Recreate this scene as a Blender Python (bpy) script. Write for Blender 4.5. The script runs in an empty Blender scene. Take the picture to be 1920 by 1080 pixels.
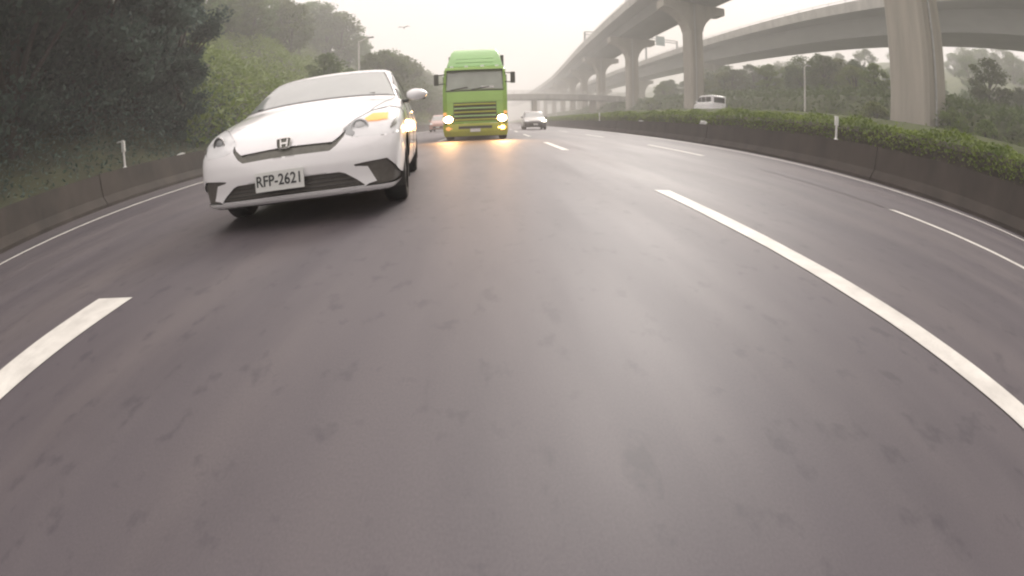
import bpy, bmesh, math, random
import numpy as np
from mathutils import Vector, Matrix

random.seed(7)
RNG = np.random.default_rng(11)
C = bpy.context.scene.collection
SC = bpy.context.scene

# ------------------------------------------------------------------ camera
CAM_H = 0.619
PITCH, ROLL, YAW = 0.3594, -0.021, 0.0341      # fisheye rear camera, tipped down at the road
cam_data = bpy.data.cameras.new('camera')
cam = bpy.data.objects.new('camera', cam_data)
C.objects.link(cam)
def _rot():
    c, s = math.cos(YAW), math.sin(YAW)
    rz = np.array([[c, -s, 0], [s, c, 0], [0, 0, 1]])
    c, s = math.cos(PITCH), math.sin(PITCH)
    rx = np.array([[1, 0, 0], [0, c, -s], [0, s, c]])
    c, s = math.cos(ROLL), math.sin(ROLL)
    rr = np.array([[c, 0, s], [0, 1, 0], [-s, 0, c]])
    return rr @ rx @ rz
_R = _rot()
_m = Matrix.Identity(4)
for i in range(3):
    _m[i][0] = _R[0][i]; _m[i][1] = _R[2][i]; _m[i][2] = -_R[1][i]
_m[0][3], _m[1][3], _m[2][3] = 0, 0, CAM_H
cam.matrix_world = _m
cam_data.type = 'PANO'
_pc = cam_data.cycles if hasattr(cam_data, 'cycles') and hasattr(cam_data.cycles, 'panorama_type') else cam_data
_pc.panorama_type = 'FISHEYE_EQUISOLID'
_pc.fisheye_lens = 16.2485
_pc.fisheye_fov = math.radians(220)
cam_data.sensor_fit = 'HORIZONTAL'
cam_data.sensor_width = 36.0
cam_data.sensor_height = 20.25
cam_data.lens = 16.2485
cam_data.clip_start = 0.02
cam_data.clip_end = 5000
SC.camera = cam

# ------------------------------------------------------------------ sky, sun, exposure
SUN_EL, SUN_AZ = math.radians(33), math.radians(22)      # azimuth from +Y towards +X
world = bpy.data.worlds.new('World'); SC.world = world; world.use_nodes = True
nt = world.node_tree; nt.nodes.clear()
sky = nt.nodes.new('ShaderNodeTexSky'); sky.sky_type = 'NISHITA'; sky.sun_disc = False
sky.sun_elevation = SUN_EL; sky.sun_rotation = SUN_AZ
sky.air_density = 1.0; sky.dust_density = 6.0; sky.ozone_density = 1.0
b1 = nt.nodes.new('ShaderNodeBackground'); b1.inputs['Strength'].default_value = 0.05
nt.links.new(sky.outputs[0], b1.inputs['Color'])
b2 = nt.nodes.new('ShaderNodeBackground')                 # overcast veil, brighter overhead than at the horizon as overcast skies are
wtc = nt.nodes.new('ShaderNodeTexCoord'); wsx = nt.nodes.new('ShaderNodeSeparateXYZ'); nt.links.new(wtc.outputs['Generated'], wsx.inputs[0])
wmx = nt.nodes.new('ShaderNodeMath'); wmx.operation = 'MAXIMUM'; wmx.inputs[1].default_value = 0.0; nt.links.new(wsx.outputs['Z'], wmx.inputs[0])
wma = nt.nodes.new('ShaderNodeMath'); wma.operation = 'MULTIPLY_ADD'; wma.inputs[1].default_value = 0.31 * 2.25; wma.inputs[2].default_value = 0.31
nt.links.new(wmx.outputs[0], wma.inputs[0]); nt.links.new(wma.outputs[0], b2.inputs['Strength'])
b2.inputs['Color'].default_value = (1.0, 0.89, 0.865, 1)
mx = nt.nodes.new('ShaderNodeMixShader'); mx.inputs[0].default_value = 0.86
nt.links.new(b1.outputs[0], mx.inputs[1]); nt.links.new(b2.outputs[0], mx.inputs[2])
wo = nt.nodes.new('ShaderNodeOutputWorld'); nt.links.new(mx.outputs[0], wo.inputs['Surface'])

sd = bpy.data.lights.new('sun', 'SUN'); sd.energy = 1.5; sd.angle = math.radians(22); sd.color = (1.0, 0.95, 0.88)
sun = bpy.data.objects.new('sun', sd); C.objects.link(sun)
_d = Vector((math.sin(SUN_AZ) * math.cos(SUN_EL), math.cos(SUN_AZ) * math.cos(SUN_EL), math.sin(SUN_EL)))
sun.rotation_euler = _d.to_track_quat('Z', 'Y').to_euler(); sun.location = (0, 0, 60)

SC.view_settings.view_transform = 'Standard'
SC.view_settings.look = 'None'
SC.view_settings.exposure = 1.36
SC.view_settings.gamma = 1.0
SC.view_settings.use_curve_mapping = False
SC.render.engine = 'CYCLES'
SC.cycles.use_denoising = True
SC.cycles.filter_width = 2.2
SC.cycles.max_bounces = 6
SC.cycles.diffuse_bounces = 3
SC.cycles.glossy_bounces = 3
SC.cycles.volume_bounces = 2
SC.cycles.sample_clamp_indirect = 4.0
HAZE_DENSITY = 0.0048

# ------------------------------------------------------------------ helpers
def tag(o, label=None, cat=None, group=None, kind=None):
    if label: o['label'] = label
    if cat: o['category'] = cat
    if group: o['group'] = group
    if kind: o['kind'] = kind
    return o

def empty(name, loc=(0, 0, 0), rz=0.0, scale=None):
    o = bpy.data.objects.new(name, None); C.objects.link(o)
    o.location = loc; o.rotation_euler = (0, 0, rz)
    o.empty_display_size = 0.2
    if scale: o.scale = scale
    return o

def mesh_from(name, verts, faces, smooth=False, uv=None):
    me = bpy.data.meshes.new(name)
    me.from_pydata([tuple(v) for v in verts], [], [tuple(f) for f in faces])
    if smooth:
        me.polygons.foreach_set('use_smooth', [True] * len(me.polygons))
    me.update()
    return me

def fast_quads(name, verts, quads, smooth=False):
    """verts (n,3), quads (m,4) numpy -> mesh"""
    me = bpy.data.meshes.new(name)
    n, m = len(verts), len(quads)
    me.vertices.add(n); me.vertices.foreach_set('co', np.asarray(verts, np.float32).ravel())
    me.loops.add(m * 4); me.loops.foreach_set('vertex_index', np.asarray(quads, np.int32).ravel())
    me.polygons.add(m)
    me.polygons.foreach_set('loop_start', np.arange(0, m * 4, 4, dtype=np.int32))
    me.polygons.foreach_set('loop_total', np.full(m, 4, np.int32))
    if smooth: me.polygons.foreach_set('use_smooth', np.ones(m, bool))
    me.update(calc_edges=True); me.validate()
    return me

def obj(name, me, m, parent=None, loc=None):
    o = bpy.data.objects.new(name, me); C.objects.link(o)
    if m is not None and not me.materials:
        me.materials.append(m)
    if parent: o.parent = parent
    if loc: o.location = loc
    return o

class MB:
    def __init__(s): s.v = []; s.f = []
    def add(s, vs, fs):
        b = len(s.v); s.v += [tuple(v) for v in vs]; s.f += [tuple(i + b for i in f) for f in fs]
        return s
    def box(s, x0, x1, y0, y1, z0, z1):
        return s.add([(x0, y0, z0), (x1, y0, z0), (x1, y1, z0), (x0, y1, z0), (x0, y0, z1), (x1, y0, z1), (x1, y1, z1), (x0, y1, z1)],
                     [(0, 3, 2, 1), (4, 5, 6, 7), (0, 1, 5, 4), (1, 2, 6, 5), (2, 3, 7, 6), (3, 0, 4, 7)])
    def tube(s, p, q, r0, r1=None, n=10, cap=True):
        r1 = r0 if r1 is None else r1
        p, q = Vector(p), Vector(q); d = (q - p).normalized()
        a = d.orthogonal().normalized(); b = d.cross(a)
        vs = []
        for (c, r) in ((p, r0), (q, r1)):
            for i in range(n):
                t = 2 * math.pi * i / n
                vs.append(c + a * (r * math.cos(t)) + b * (r * math.sin(t)))
        fs = [(i, (i + 1) % n, n + (i + 1) % n, n + i) for i in range(n)]
        if cap: fs += [tuple(range(n - 1, -1, -1)), tuple(range(n, 2 * n))]
        return s.add(vs, fs)
    def prism(s, poly, axis, a0, a1):
        """poly in the two other axes; extruded along axis from a0 to a1"""
        def P(u, v, a):
            return {'x': (a, u, v), 'y': (u, a, v), 'z': (u, v, a)}[axis]
        n = len(poly)
        vs = [P(u, v, a0) for u, v in poly] + [P(u, v, a1) for u, v in poly]
        fs = [(i, (i + 1) % n, n + (i + 1) % n, n + i) for i in range(n)] + [tuple(range(n - 1, -1, -1)), tuple(range(n, 2 * n))]
        return s.add(vs, fs)
    def loft(s, rings, closed=True, caps=True):
        n = len(rings[0]); vs = [v for r in rings for v in r]; fs = []
        for k in range(len(rings) - 1):
            for i in range(n if closed else n - 1):
                j = (i + 1) % n
                fs.append((k * n + i, k * n + j, (k + 1) * n + j, (k + 1) * n + i))
        if caps and closed:
            fs += [tuple(range(n - 1, -1, -1)), tuple((len(rings) - 1) * n + i for i in range(n))]
        return s.add(vs, fs)
    def mesh(s, name, smooth=False, bevel=0.0, seg=2):
        me = mesh_from(name, s.v, s.f)
        bm = bmesh.new(); bm.from_mesh(me)
        bmesh.ops.recalc_face_normals(bm, faces=bm.faces)
        if bevel > 0:
            es = [e for e in bm.edges if len(e.link_faces) == 2 and e.calc_face_angle(0) > 0.5]
            bmesh.ops.bevel(bm, geom=es, offset=bevel, segments=seg, profile=0.6, affect='EDGES', clamp_overlap=True)
        bm.to_mesh(me); bm.free()
        if smooth:
            me.polygons.foreach_set('use_smooth', [True] * len(me.polygons))
            if hasattr(me, 'set_sharp_from_angle'): me.set_sharp_from_angle(angle=math.radians(38))
        me.update()
        return me
    def build(s, name, m, parent=None, smooth=False, bevel=0.0, loc=None):
        return obj(name, s.mesh(name, smooth, bevel), m, parent, loc)

# ------------------------------------------------------------------ materials
def mat(name, col, rough=0.6, metal=0.0, var=0.0, vscale=3.0, stretch=(1, 1, 1), bump=0.0, bscale=40.0, emit=None, estr=0.0,
        spec=0.5, coat=0.0, col2=None, transl=0.0, rnd=0.0, detail=5.0, ior=1.5):
    m = bpy.data.materials.new(name); m.use_nodes = True
    n = m.node_tree.nodes; l = m.node_tree.links
    b = n['Principled BSDF']; out = n['Material Output']
    b.inputs['Roughness'].default_value = rough; b.inputs['Metallic'].default_value = metal
    b.inputs['Specular IOR Level'].default_value = spec; b.inputs['IOR'].default_value = ior
    if coat: b.inputs['Coat Weight'].default_value = coat; b.inputs['Coat Roughness'].default_value = 0.05
    src = None
    tc = n.new('ShaderNodeTexCoord')
    if var > 0 or col2 is not None:
        mp = n.new('ShaderNodeMapping'); mp.inputs['Scale'].default_value = stretch
        l.new(tc.outputs['Object'], mp.inputs['Vector'])
        nz = n.new('ShaderNodeTexNoise'); nz.inputs['Scale'].default_value = vscale; nz.inputs['Detail'].default_value = detail
        nz.inputs['Roughness'].default_value = 0.6
        l.new(mp.outputs[0], nz.inputs['Vector'])
        rp = n.new('ShaderNodeValToRGB')
        rp.color_ramp.elements[0].position = 0.3; rp.color_ramp.elements[1].position = 0.7
        c2 = col2 if col2 is not None else tuple(min(1, c * (1 + var)) for c in col)
        c1 = col if col2 is not None else tuple(c * (1 - var) for c in col)
        rp.color_ramp.elements[0].color = (*c1, 1); rp.color_ramp.elements[1].color = (*c2, 1)
        l.new(nz.outputs['Fac'], rp.inputs['Fac'])
        src = rp.outputs['Color']
    if rnd > 0:
        oi = n.new('ShaderNodeObjectInfo')
        hs = n.new('ShaderNodeHueSaturation')
        ma = n.new('ShaderNodeMapRange'); ma.inputs['To Min'].default_value = 1 - rnd; ma.inputs['To Max'].default_value = 1 + rnd
        l.new(oi.outputs['Random'], ma.inputs['Value']); l.new(ma.outputs[0], hs.inputs['Value'])
        mh = n.new('ShaderNodeMapRange'); mh.inputs['To Min'].default_value = 0.48; mh.inputs['To Max'].default_value = 0.515
        l.new(oi.outputs['Random'], mh.inputs['Value']); l.new(mh.outputs[0], hs.inputs['Hue'])
        if src is not None: l.new(src, hs.inputs['Color'])
        else: hs.inputs['Color'].default_value = (*col, 1)
        src = hs.outputs['Color']
    if src is not None: l.new(src, b.inputs['Base Color'])
    else: b.inputs['Base Color'].default_value = (*col, 1)
    if bump > 0:
        nb = n.new('ShaderNodeTexNoise'); nb.inputs['Scale'].default_value = bscale; nb.inputs['Detail'].default_value = 4
        l.new(tc.outputs['Object'], nb.inputs['Vector'])
        bp = n.new('ShaderNodeBump'); bp.inputs['Strength'].default_value = bump; bp.inputs['Distance'].default_value = 0.02
        l.new(nb.outputs['Fac'], bp.inputs['Height']); l.new(bp.outputs[0], b.inputs['Normal'])
    if emit is not None:
        b.inputs['Emission Color'].default_value = (*emit, 1); b.inputs['Emission Strength'].default_value = estr
    if transl > 0:
        tr = n.new('ShaderNodeBsdfTranslucent')
        if src is not None: l.new(src, tr.inputs['Color'])
        else: tr.inputs['Color'].default_value = (*col, 1)
        mxs = n.new('ShaderNodeMixShader'); mxs.inputs[0].default_value = transl
        l.new(b.outputs[0], mxs.inputs[1]); l.new(tr.outputs[0], mxs.inputs[2]); l.new(mxs.outputs[0], out.inputs['Surface'])
    return m

def asphalt_material():
    m = bpy.data.materials.new('asphalt'); m.use_nodes = True
    n = m.node_tree.nodes; l = m.node_tree.links; b = n['Principled BSDF']
    tc = n.new('ShaderNodeTexCoord')
    def noise(scale, stretch, detail=4, rough=0.6):
        mp = n.new('ShaderNodeMapping'); mp.inputs['Scale'].default_value = stretch
        l.new(tc.outputs['Object'], mp.inputs['Vector'])
        z = n.new('ShaderNodeTexNoise'); z.inputs['Scale'].default_value = scale; z.inputs['Detail'].default_value = detail
        z.inputs['Roughness'].default_value = rough
        l.new(mp.outputs[0], z.inputs['Vector']); return z.outputs['Fac']
    def ramp(fac, p0, p1, c0, c1):
        r = n.new('ShaderNodeValToRGB'); r.color_ramp.elements[0].position = p0; r.color_ramp.elements[1].position = p1
        r.color_ramp.elements[0].color = (*c0, 1); r.color_ramp.elements[1].color = (*c1, 1)
        l.new(fac, r.inputs['Fac']); return r.outputs['Color']
    def mul(a, bb, f=1.0):
        x = n.new('ShaderNodeMix'); x.data_type = 'RGBA'; x.blend_type = 'MULTIPLY'; x.inputs['Factor'].default_value = f
        l.new(a, x.inputs['A']); l.new(bb, x.inputs['B']); return x.outputs['Result']
    base = ramp(noise(1.0, (0.9, 0.035, 1), 3), 0.35, 0.65, (0.061, 0.053, 0.064), (0.098, 0.086, 0.090))   # long wheel tracks
    blot = ramp(noise(2.6, (1, 0.22, 1), 5), 0.33, 0.55, (0.76, 0.75, 0.79), (1, 1, 1))                       # stains
    patch = ramp(noise(0.35, (1, 0.4, 1), 3), 0.35, 0.65, (0.88, 0.87, 0.9), (1.06, 1.04, 1.0))
    grit = ramp(noise(170, (1, 0.6, 1), 2, 0.7), 0.30, 0.72, (0.86, 0.86, 0.87), (1.14, 1.13, 1.12))
    spots = ramp(noise(9.0, (1, 0.6, 1), 3), 0.32, 0.42, (0.66, 0.65, 0.70), (1, 1, 1))
    c = mul(mul(mul(mul(base, blot), patch), grit), spots)
    l.new(c, b.inputs['Base Color'])
    rr = ramp(noise(1.2, (1, 0.1, 1), 3), 0.3, 0.7, (0.56, 0.56, 0.56), (0.66, 0.66, 0.66)); l.new(rr, b.inputs['Roughness'])
    b.inputs['Specular IOR Level'].default_value = 0.85
    bp = n.new('ShaderNodeBump'); bp.inputs['Strength'].default_value = 0.08; bp.inputs['Distance'].default_value = 0.003
    l.new(noise(260, (1, 1, 1), 2), bp.inputs['Height']); l.new(bp.outputs[0], b.inputs['Normal'])
    return m

M = {}
M['asphalt'] = asphalt_material()
M['paint'] = mat('road_paint', (0.50, 0.49, 0.455), 0.6, col2=(0.70, 0.69, 0.64), vscale=5, bump=0.2, bscale=90)
M['tar'] = mat('tar_seal', (0.035, 0.033, 0.032), 0.45, var=0.3, vscale=6)
M['barrier'] = mat('stained_concrete', (0.026, 0.022, 0.019), 0.9, vscale=1.6, stretch=(1, 0.9, 0.35), col2=(0.062, 0.051, 0.043), bump=0.25, bscale=25)
M['concrete'] = mat('pier_concrete', (0.31, 0.295, 0.25), 0.8, vscale=1.1, stretch=(1, 1, 0.10), col2=(0.44, 0.415, 0.35), bump=0.12, bscale=9)
M['deck'] = mat('deck_concrete', (0.21, 0.22, 0.21), 0.8, vscale=0.3, stretch=(1, 0.3, 1), col2=(0.30, 0.31, 0.295), bump=0.1, bscale=8)
M['parapet'] = mat('parapet_concrete', (0.28, 0.28, 0.255), 0.8, vscale=0.9, stretch=(1, 1, 0.2), col2=(0.46, 0.455, 0.41))
M['steel'] = mat('galvanised_steel', (0.42, 0.43, 0.42), 0.5, metal=0.3, var=0.15, vscale=6)
M['dark_steel'] = mat('weathered_steel', (0.16, 0.17, 0.17), 0.6, metal=0.2, var=0.15, vscale=6)
M['palepole'] = mat('pale_pole', (0.62, 0.62, 0.58), 0.5, var=0.08, vscale=3)
M['white_plastic'] = mat('white_plastic', (0.72, 0.73, 0.72), 0.5, var=0.08, vscale=9)
M['reflector'] = mat('reflector', (0.75, 0.77, 0.75), 0.25, var=0.06, vscale=20)
M['bag'] = mat('thin_white_plastic', (0.7, 0.71, 0.7), 0.4, var=0.1, vscale=20, transl=0.25)
M['soil'] = mat('bank_soil', (0.030, 0.033, 0.020), 0.95, vscale=0.8, col2=(0.065, 0.072, 0.032), bump=0.4, bscale=4)
M['grassland'] = mat('bank_grass', (0.045, 0.060, 0.022), 0.95, vscale=0.25, col2=(0.105, 0.125, 0.045), bump=0.4, bscale=5)
M['ground'] = mat('ground_earth', (0.055, 0.060, 0.040), 0.95, vscale=0.1, col2=(0.09, 0.095, 0.06))
M['bark'] = mat('bark', (0.055, 0.047, 0.038), 0.9, var=0.35, vscale=8, bump=0.4, bscale=20)
M['leaf_dark'] = mat('dark_leaf', (0.022, 0.044, 0.038), 0.65, vscale=6.0, col2=(0.130, 0.185, 0.150), transl=0.25, rnd=0.18, spec=0.15)
M['leaf_mid'] = mat('mid_leaf', (0.050, 0.090, 0.024), 0.65, vscale=4.0, col2=(0.140, 0.195, 0.056), transl=0.25, spec=0.2, rnd=0.22)
M['leaf_light'] = mat('light_leaf', (0.115, 0.165, 0.028), 0.65, vscale=0.4, col2=(0.205, 0.255, 0.058), transl=0.3, rnd=0.15)
M['leaf_hedge'] = mat('hedge_leaf', (0.070, 0.120, 0.013), 0.6, vscale=1.6, col2=(0.240, 0.320, 0.045), transl=0.3)
M['car_white'] = mat('white_car_paint', (0.90, 0.91, 0.91), 0.28, coat=1.0, var=0.015, vscale=2)
M['black_plastic'] = mat('black_plastic', (0.045, 0.045, 0.042), 0.5, var=0.15, vscale=30)
M['intake'] = mat('intake_plastic', (0.115, 0.108, 0.095), 0.55, var=0.15, vscale=30)  # dark plastic lightened, veiling glare over the intakes put into the grey
M['grille_grey'] = mat('grille_plastic', (0.17, 0.17, 0.145), 0.45, var=0.15, vscale=30)  # veiling glare over the nose put into this lighter grey
M['glass'] = mat('window_glass', (0.30, 0.33, 0.31), 0.05, spec=0.9, ior=1.9, var=0.1, vscale=1)  # pale base colour stands for the sky reflected in the windscreens
M['side_glass'] = mat('tinted_glass', (0.02, 0.024, 0.024), 0.05, spec=0.6, ior=1.55, var=0.1, vscale=1)
M['lamp_clear'] = mat('clear_lamp', (0.82, 0.84, 0.84), 0.2, coat=0.5, var=0.05, vscale=12, spec=0.5)
M['seam'] = mat('shut_line_shadow_gap', (0.16, 0.16, 0.155), 0.8, var=0.05, vscale=10)
M['lens_grey'] = mat('projector_lens', (0.36, 0.38, 0.38), 0.08, spec=0.8, var=0.1, vscale=15)
M['chrome'] = mat('chrome', (0.62, 0.62, 0.60), 0.18, metal=0.9, var=0.05, vscale=20)
M['rubber'] = mat('tyre_rubber', (0.024, 0.024, 0.024), 0.85, var=0.2, vscale=20)
M['rim'] = mat('alloy_rim', (0.45, 0.45, 0.45), 0.35, metal=0.7, var=0.05, vscale=10)
M['ink'] = mat('plate_ink', (0.045, 0.05, 0.05), 0.6, var=0.05, vscale=30)
M['plate'] = mat('plate_white', (0.70, 0.72, 0.69), 0.45, var=0.04, vscale=15)
M['signal'] = mat('lit_amber', (0.75, 0.36, 0.10), 0.4, emit=(1.0, 0.42, 0.12), estr=0.30, var=0.03, vscale=10)
M['truck_green'] = mat('lime_truck_paint', (0.30, 0.55, 0.095), 0.35, coat=0.6, var=0.06, vscale=1.2)
M['lime_pale'] = mat('pale_lime_trim', (0.36, 0.62, 0.26), 0.4, var=0.05, vscale=3)
M['truck_mint'] = mat('mint_truck_paint', (0.30, 0.58, 0.20), 0.35, coat=0.6, var=0.06, vscale=1.2)
M['truck_flare_lime'] = mat('lamp_flare_truck_paint', (0.44, 0.50, 0.055), 0.35, coat=0.6, var=0.08, vscale=1.2)  # headlamp flare over the lorry's lower front put into this yellow
M['truck_dark'] = mat('truck_dark_trim', (0.05, 0.06, 0.045), 0.55, var=0.2, vscale=4)
M['truck_grille'] = mat('truck_grille', (0.10, 0.11, 0.06), 0.5, var=0.2, vscale=4)
M['truck_glass'] = mat('truck_glass', (0.21, 0.25, 0.20), 0.06, spec=0.7, ior=1.7, var=0.2, vscale=1)
M['headlamp'] = mat('lit_headlamp', (1, 0.8, 0.5), 0.3, emit=(1.0, 0.66, 0.26), estr=16.0, var=0.02, vscale=10)
M['lit_fog'] = mat('lit_amber_fog_lamp', (1, 0.5, 0.2), 0.3, emit=(1.0, 0.36, 0.08), estr=10.0, var=0.02, vscale=10)
M['headlamp_white'] = mat('lit_white_headlamp', (1, 0.95, 0.85), 0.3, emit=(1.0, 0.92, 0.75), estr=5.0, var=0.02, vscale=10)
M['grey_car'] = mat('grey_car_paint', (0.10, 0.10, 0.095), 0.3, coat=1.0, var=0.03, vscale=2)
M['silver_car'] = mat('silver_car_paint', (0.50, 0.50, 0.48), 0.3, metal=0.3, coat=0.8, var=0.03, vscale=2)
M['sign_teal'] = mat('sign_back', (0.06, 0.13, 0.12), 0.5, var=0.1, vscale=2)
M['bird'] = mat('dark_feather', (0.05, 0.05, 0.055), 0.8, var=0.2, vscale=30)

# ------------------------------------------------------------------ terrain
X_LB, X_RB = -9.3, 8.72                       # feet of the left and right barriers
def smooth(a, b, t):
    t = np.clip((t - a) / (b - a), 0, 1); return t * t * (3 - 2 * t)
def vnoise(x, y, s=1.0):
    return (np.sin(x * 0.31 * s + 1.3 * np.sin(y * 0.17 * s)) + np.sin(y * 0.23 * s + 2.1 + 1.1 * np.sin(x * 0.19 * s)) + 0.5 * np.sin(x * 0.7 * s + y * 0.53 * s)) / 2.5
def z_left(x, y):
    d = np.maximum(0, -x - 9.9)
    z = 0.55 + 0.72 * np.minimum(d, 24) + 0.33 * np.clip(d - 24, 0, 60)
    return z + vnoise(x, y) * np.minimum(d * 0.12, 1.2)
def z_right(x, y):
    z = 0.7 + 1.3 * smooth(9.6, 13.2, x) + 3.2 * smooth(25.3, 29.5, x) + 0.15 * np.clip(x - 29, 0, 16) + 0.36 * np.clip(x - 60, 0, 70)
    return z + vnoise(x, y) * 0.35 * smooth(23, 34, x) + vnoise(x, y, 0.5) * 2.5 * smooth(60, 100, x)

def sheet(name, xs, ys, zf, m):
    X, Y = np.meshgrid(xs, ys); Z = zf(X, Y)
    nx, ny = len(xs), len(ys)
    V = np.stack([X.ravel(), Y.ravel(), Z.ravel()], 1)
    i, j = np.meshgrid(np.arange(nx - 1), np.arange(ny - 1))
    a = (j * nx + i).ravel()
    Q = np.stack([a, a + 1, a + nx + 1, a + nx], 1)
    return obj(name, fast_quads(name, V, Q, True), m)

g = MB().add([(-2000, -400, -0.12), (2000, -400, -0.12), (2000, 3500, -0.12), (-2000, 3500, -0.12)], [(0, 1, 2, 3)]).build('ground', M['ground']); tag(g, kind='structure')
ysr = np.concatenate([np.arange(-30, 60, 1.5), np.arange(60, 200, 5), np.arange(200, 620, 20)])
hl = sheet('hillside_left', -np.concatenate([np.arange(9.65, 40, 1.0), np.arange(40, 140, 5)])[::-1], ysr, z_left, M['soil']); tag(hl, kind='structure')
hr = sheet('hillside_right', np.concatenate([np.arange(9.1, 40, 1.2), np.arange(40, 180, 5)]), ysr, z_right, M['grassland']); tag(hr, kind='structure')

# ------------------------------------------------------------------ road with its markings
road = MB().add([(X_LB - 0.5, -30, 0), (X_RB + 0.5, -30, 0), (X_RB + 0.5, 620, 0), (X_LB - 0.5, 620, 0)], [(0, 1, 2, 3)]).build('road', M['asphalt'])
tag(road, kind='structure')
opp = MB().add([(13.9, -30, 2.06), (25.2, -30, 2.06), (25.2, 620, 2.06), (13.9, 620, 2.06)], [(0, 1, 2, 3)]).build('opposite_road', M['asphalt']); tag(opp, kind='structure')

def stripe(name, x, w, y0, y1, z=0.004, m='paint', wob=0.004):
    n = max(2, int((y1 - y0) / 0.25)); n = min(n, 200)
    vs, fs = [], []
    for i in range(n + 1):
        y = y0 + (y1 - y0) * i / n
        vs += [(x - w / 2 + random.uniform(-wob, wob), y, z), (x + w / 2 + random.uniform(-wob, wob), y, z)]
    for i in range(n): fs.append((2 * i, 2 * i + 1, 2 * i + 3, 2 * i + 2))
    return obj(name, mesh_from(name, vs, fs), M[m], road)
X_L, X_R, X_R2, X_LE, X_RE = -2.067, 1.586, 4.80, -7.22, 7.99
for k in range(-1, 12):
    y = 4.15 + k * 9.95
    stripe('lane_dash', X_R, 0.158, y - 4.0, y)                       # y is the far end of the near dash
for k in range(-1, 12):
    y = 1.684 + k * 9.95
    stripe('lane_dash', X_L, 0.34 if k < 1 else 0.16, y - 4.0, y)
for k in range(-1, 12):
    y = 3.93 + k * 9.95
    stripe('lane_dash', X_R2, 0.14, y - 4.0, y)
for (a, b) in ((-30, 10), (10, 50), (50, 150), (150, 600)):
    stripe('edge_line', X_LE, 0.19, a, b); stripe('edge_line', X_RE, 0.20, a, b)
stripe('tar_joint', X_R2 - 0.02, 0.05, 4.05, 7.4, 0.003, 'tar', 0.012)

# ------------------------------------------------------------------ barriers along both sides
def barrier(side, x_foot, label):
    prof = [(0, 0.0), (0.0, 0.08), (0.14, 0.28), (0.22, 0.84), (0.42, 0.84), (0.48, -0.1)]
    root = empty('concrete_barrier', (x_foot, 0, 0))
    cuts = list(np.arange(-27, 100, 5.0)) + list(np.arange(103, 600, 60.0))
    for k, (a, b) in enumerate(zip(cuts[:-1], cuts[1:])):
        rings = []
        dx, dz = random.uniform(-0.012, 0.012), random.uniform(-0.012, 0.012)
        n = 5 if b - a < 10 else 12
        for y in np.linspace(a + 0.005, b - 0.005, n):
            rings.append([(side * (u + dx), y, v + (dz + random.uniform(-0.002, 0.002) if v > 0.5 else 0)) for u, v in prof])
        MB().loft(rings).build('barrier_segment', M['barrier'], root)
    tag(root, label, 'barrier')
    return root
barrier(-1, X_LB, 'dark stained concrete barrier along the left road shoulder below the trees')
barrier(1, X_RB, 'brown stained concrete barrier on the right below the clipped hedge')

# ------------------------------------------------------------------ viaducts
def path_lookup(pts):
    ys = np.array([p[1] for p in pts], float); xs = np.array([p[0] for p in pts], float)
    return lambda y: float(np.interp(y, ys, xs))

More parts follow.
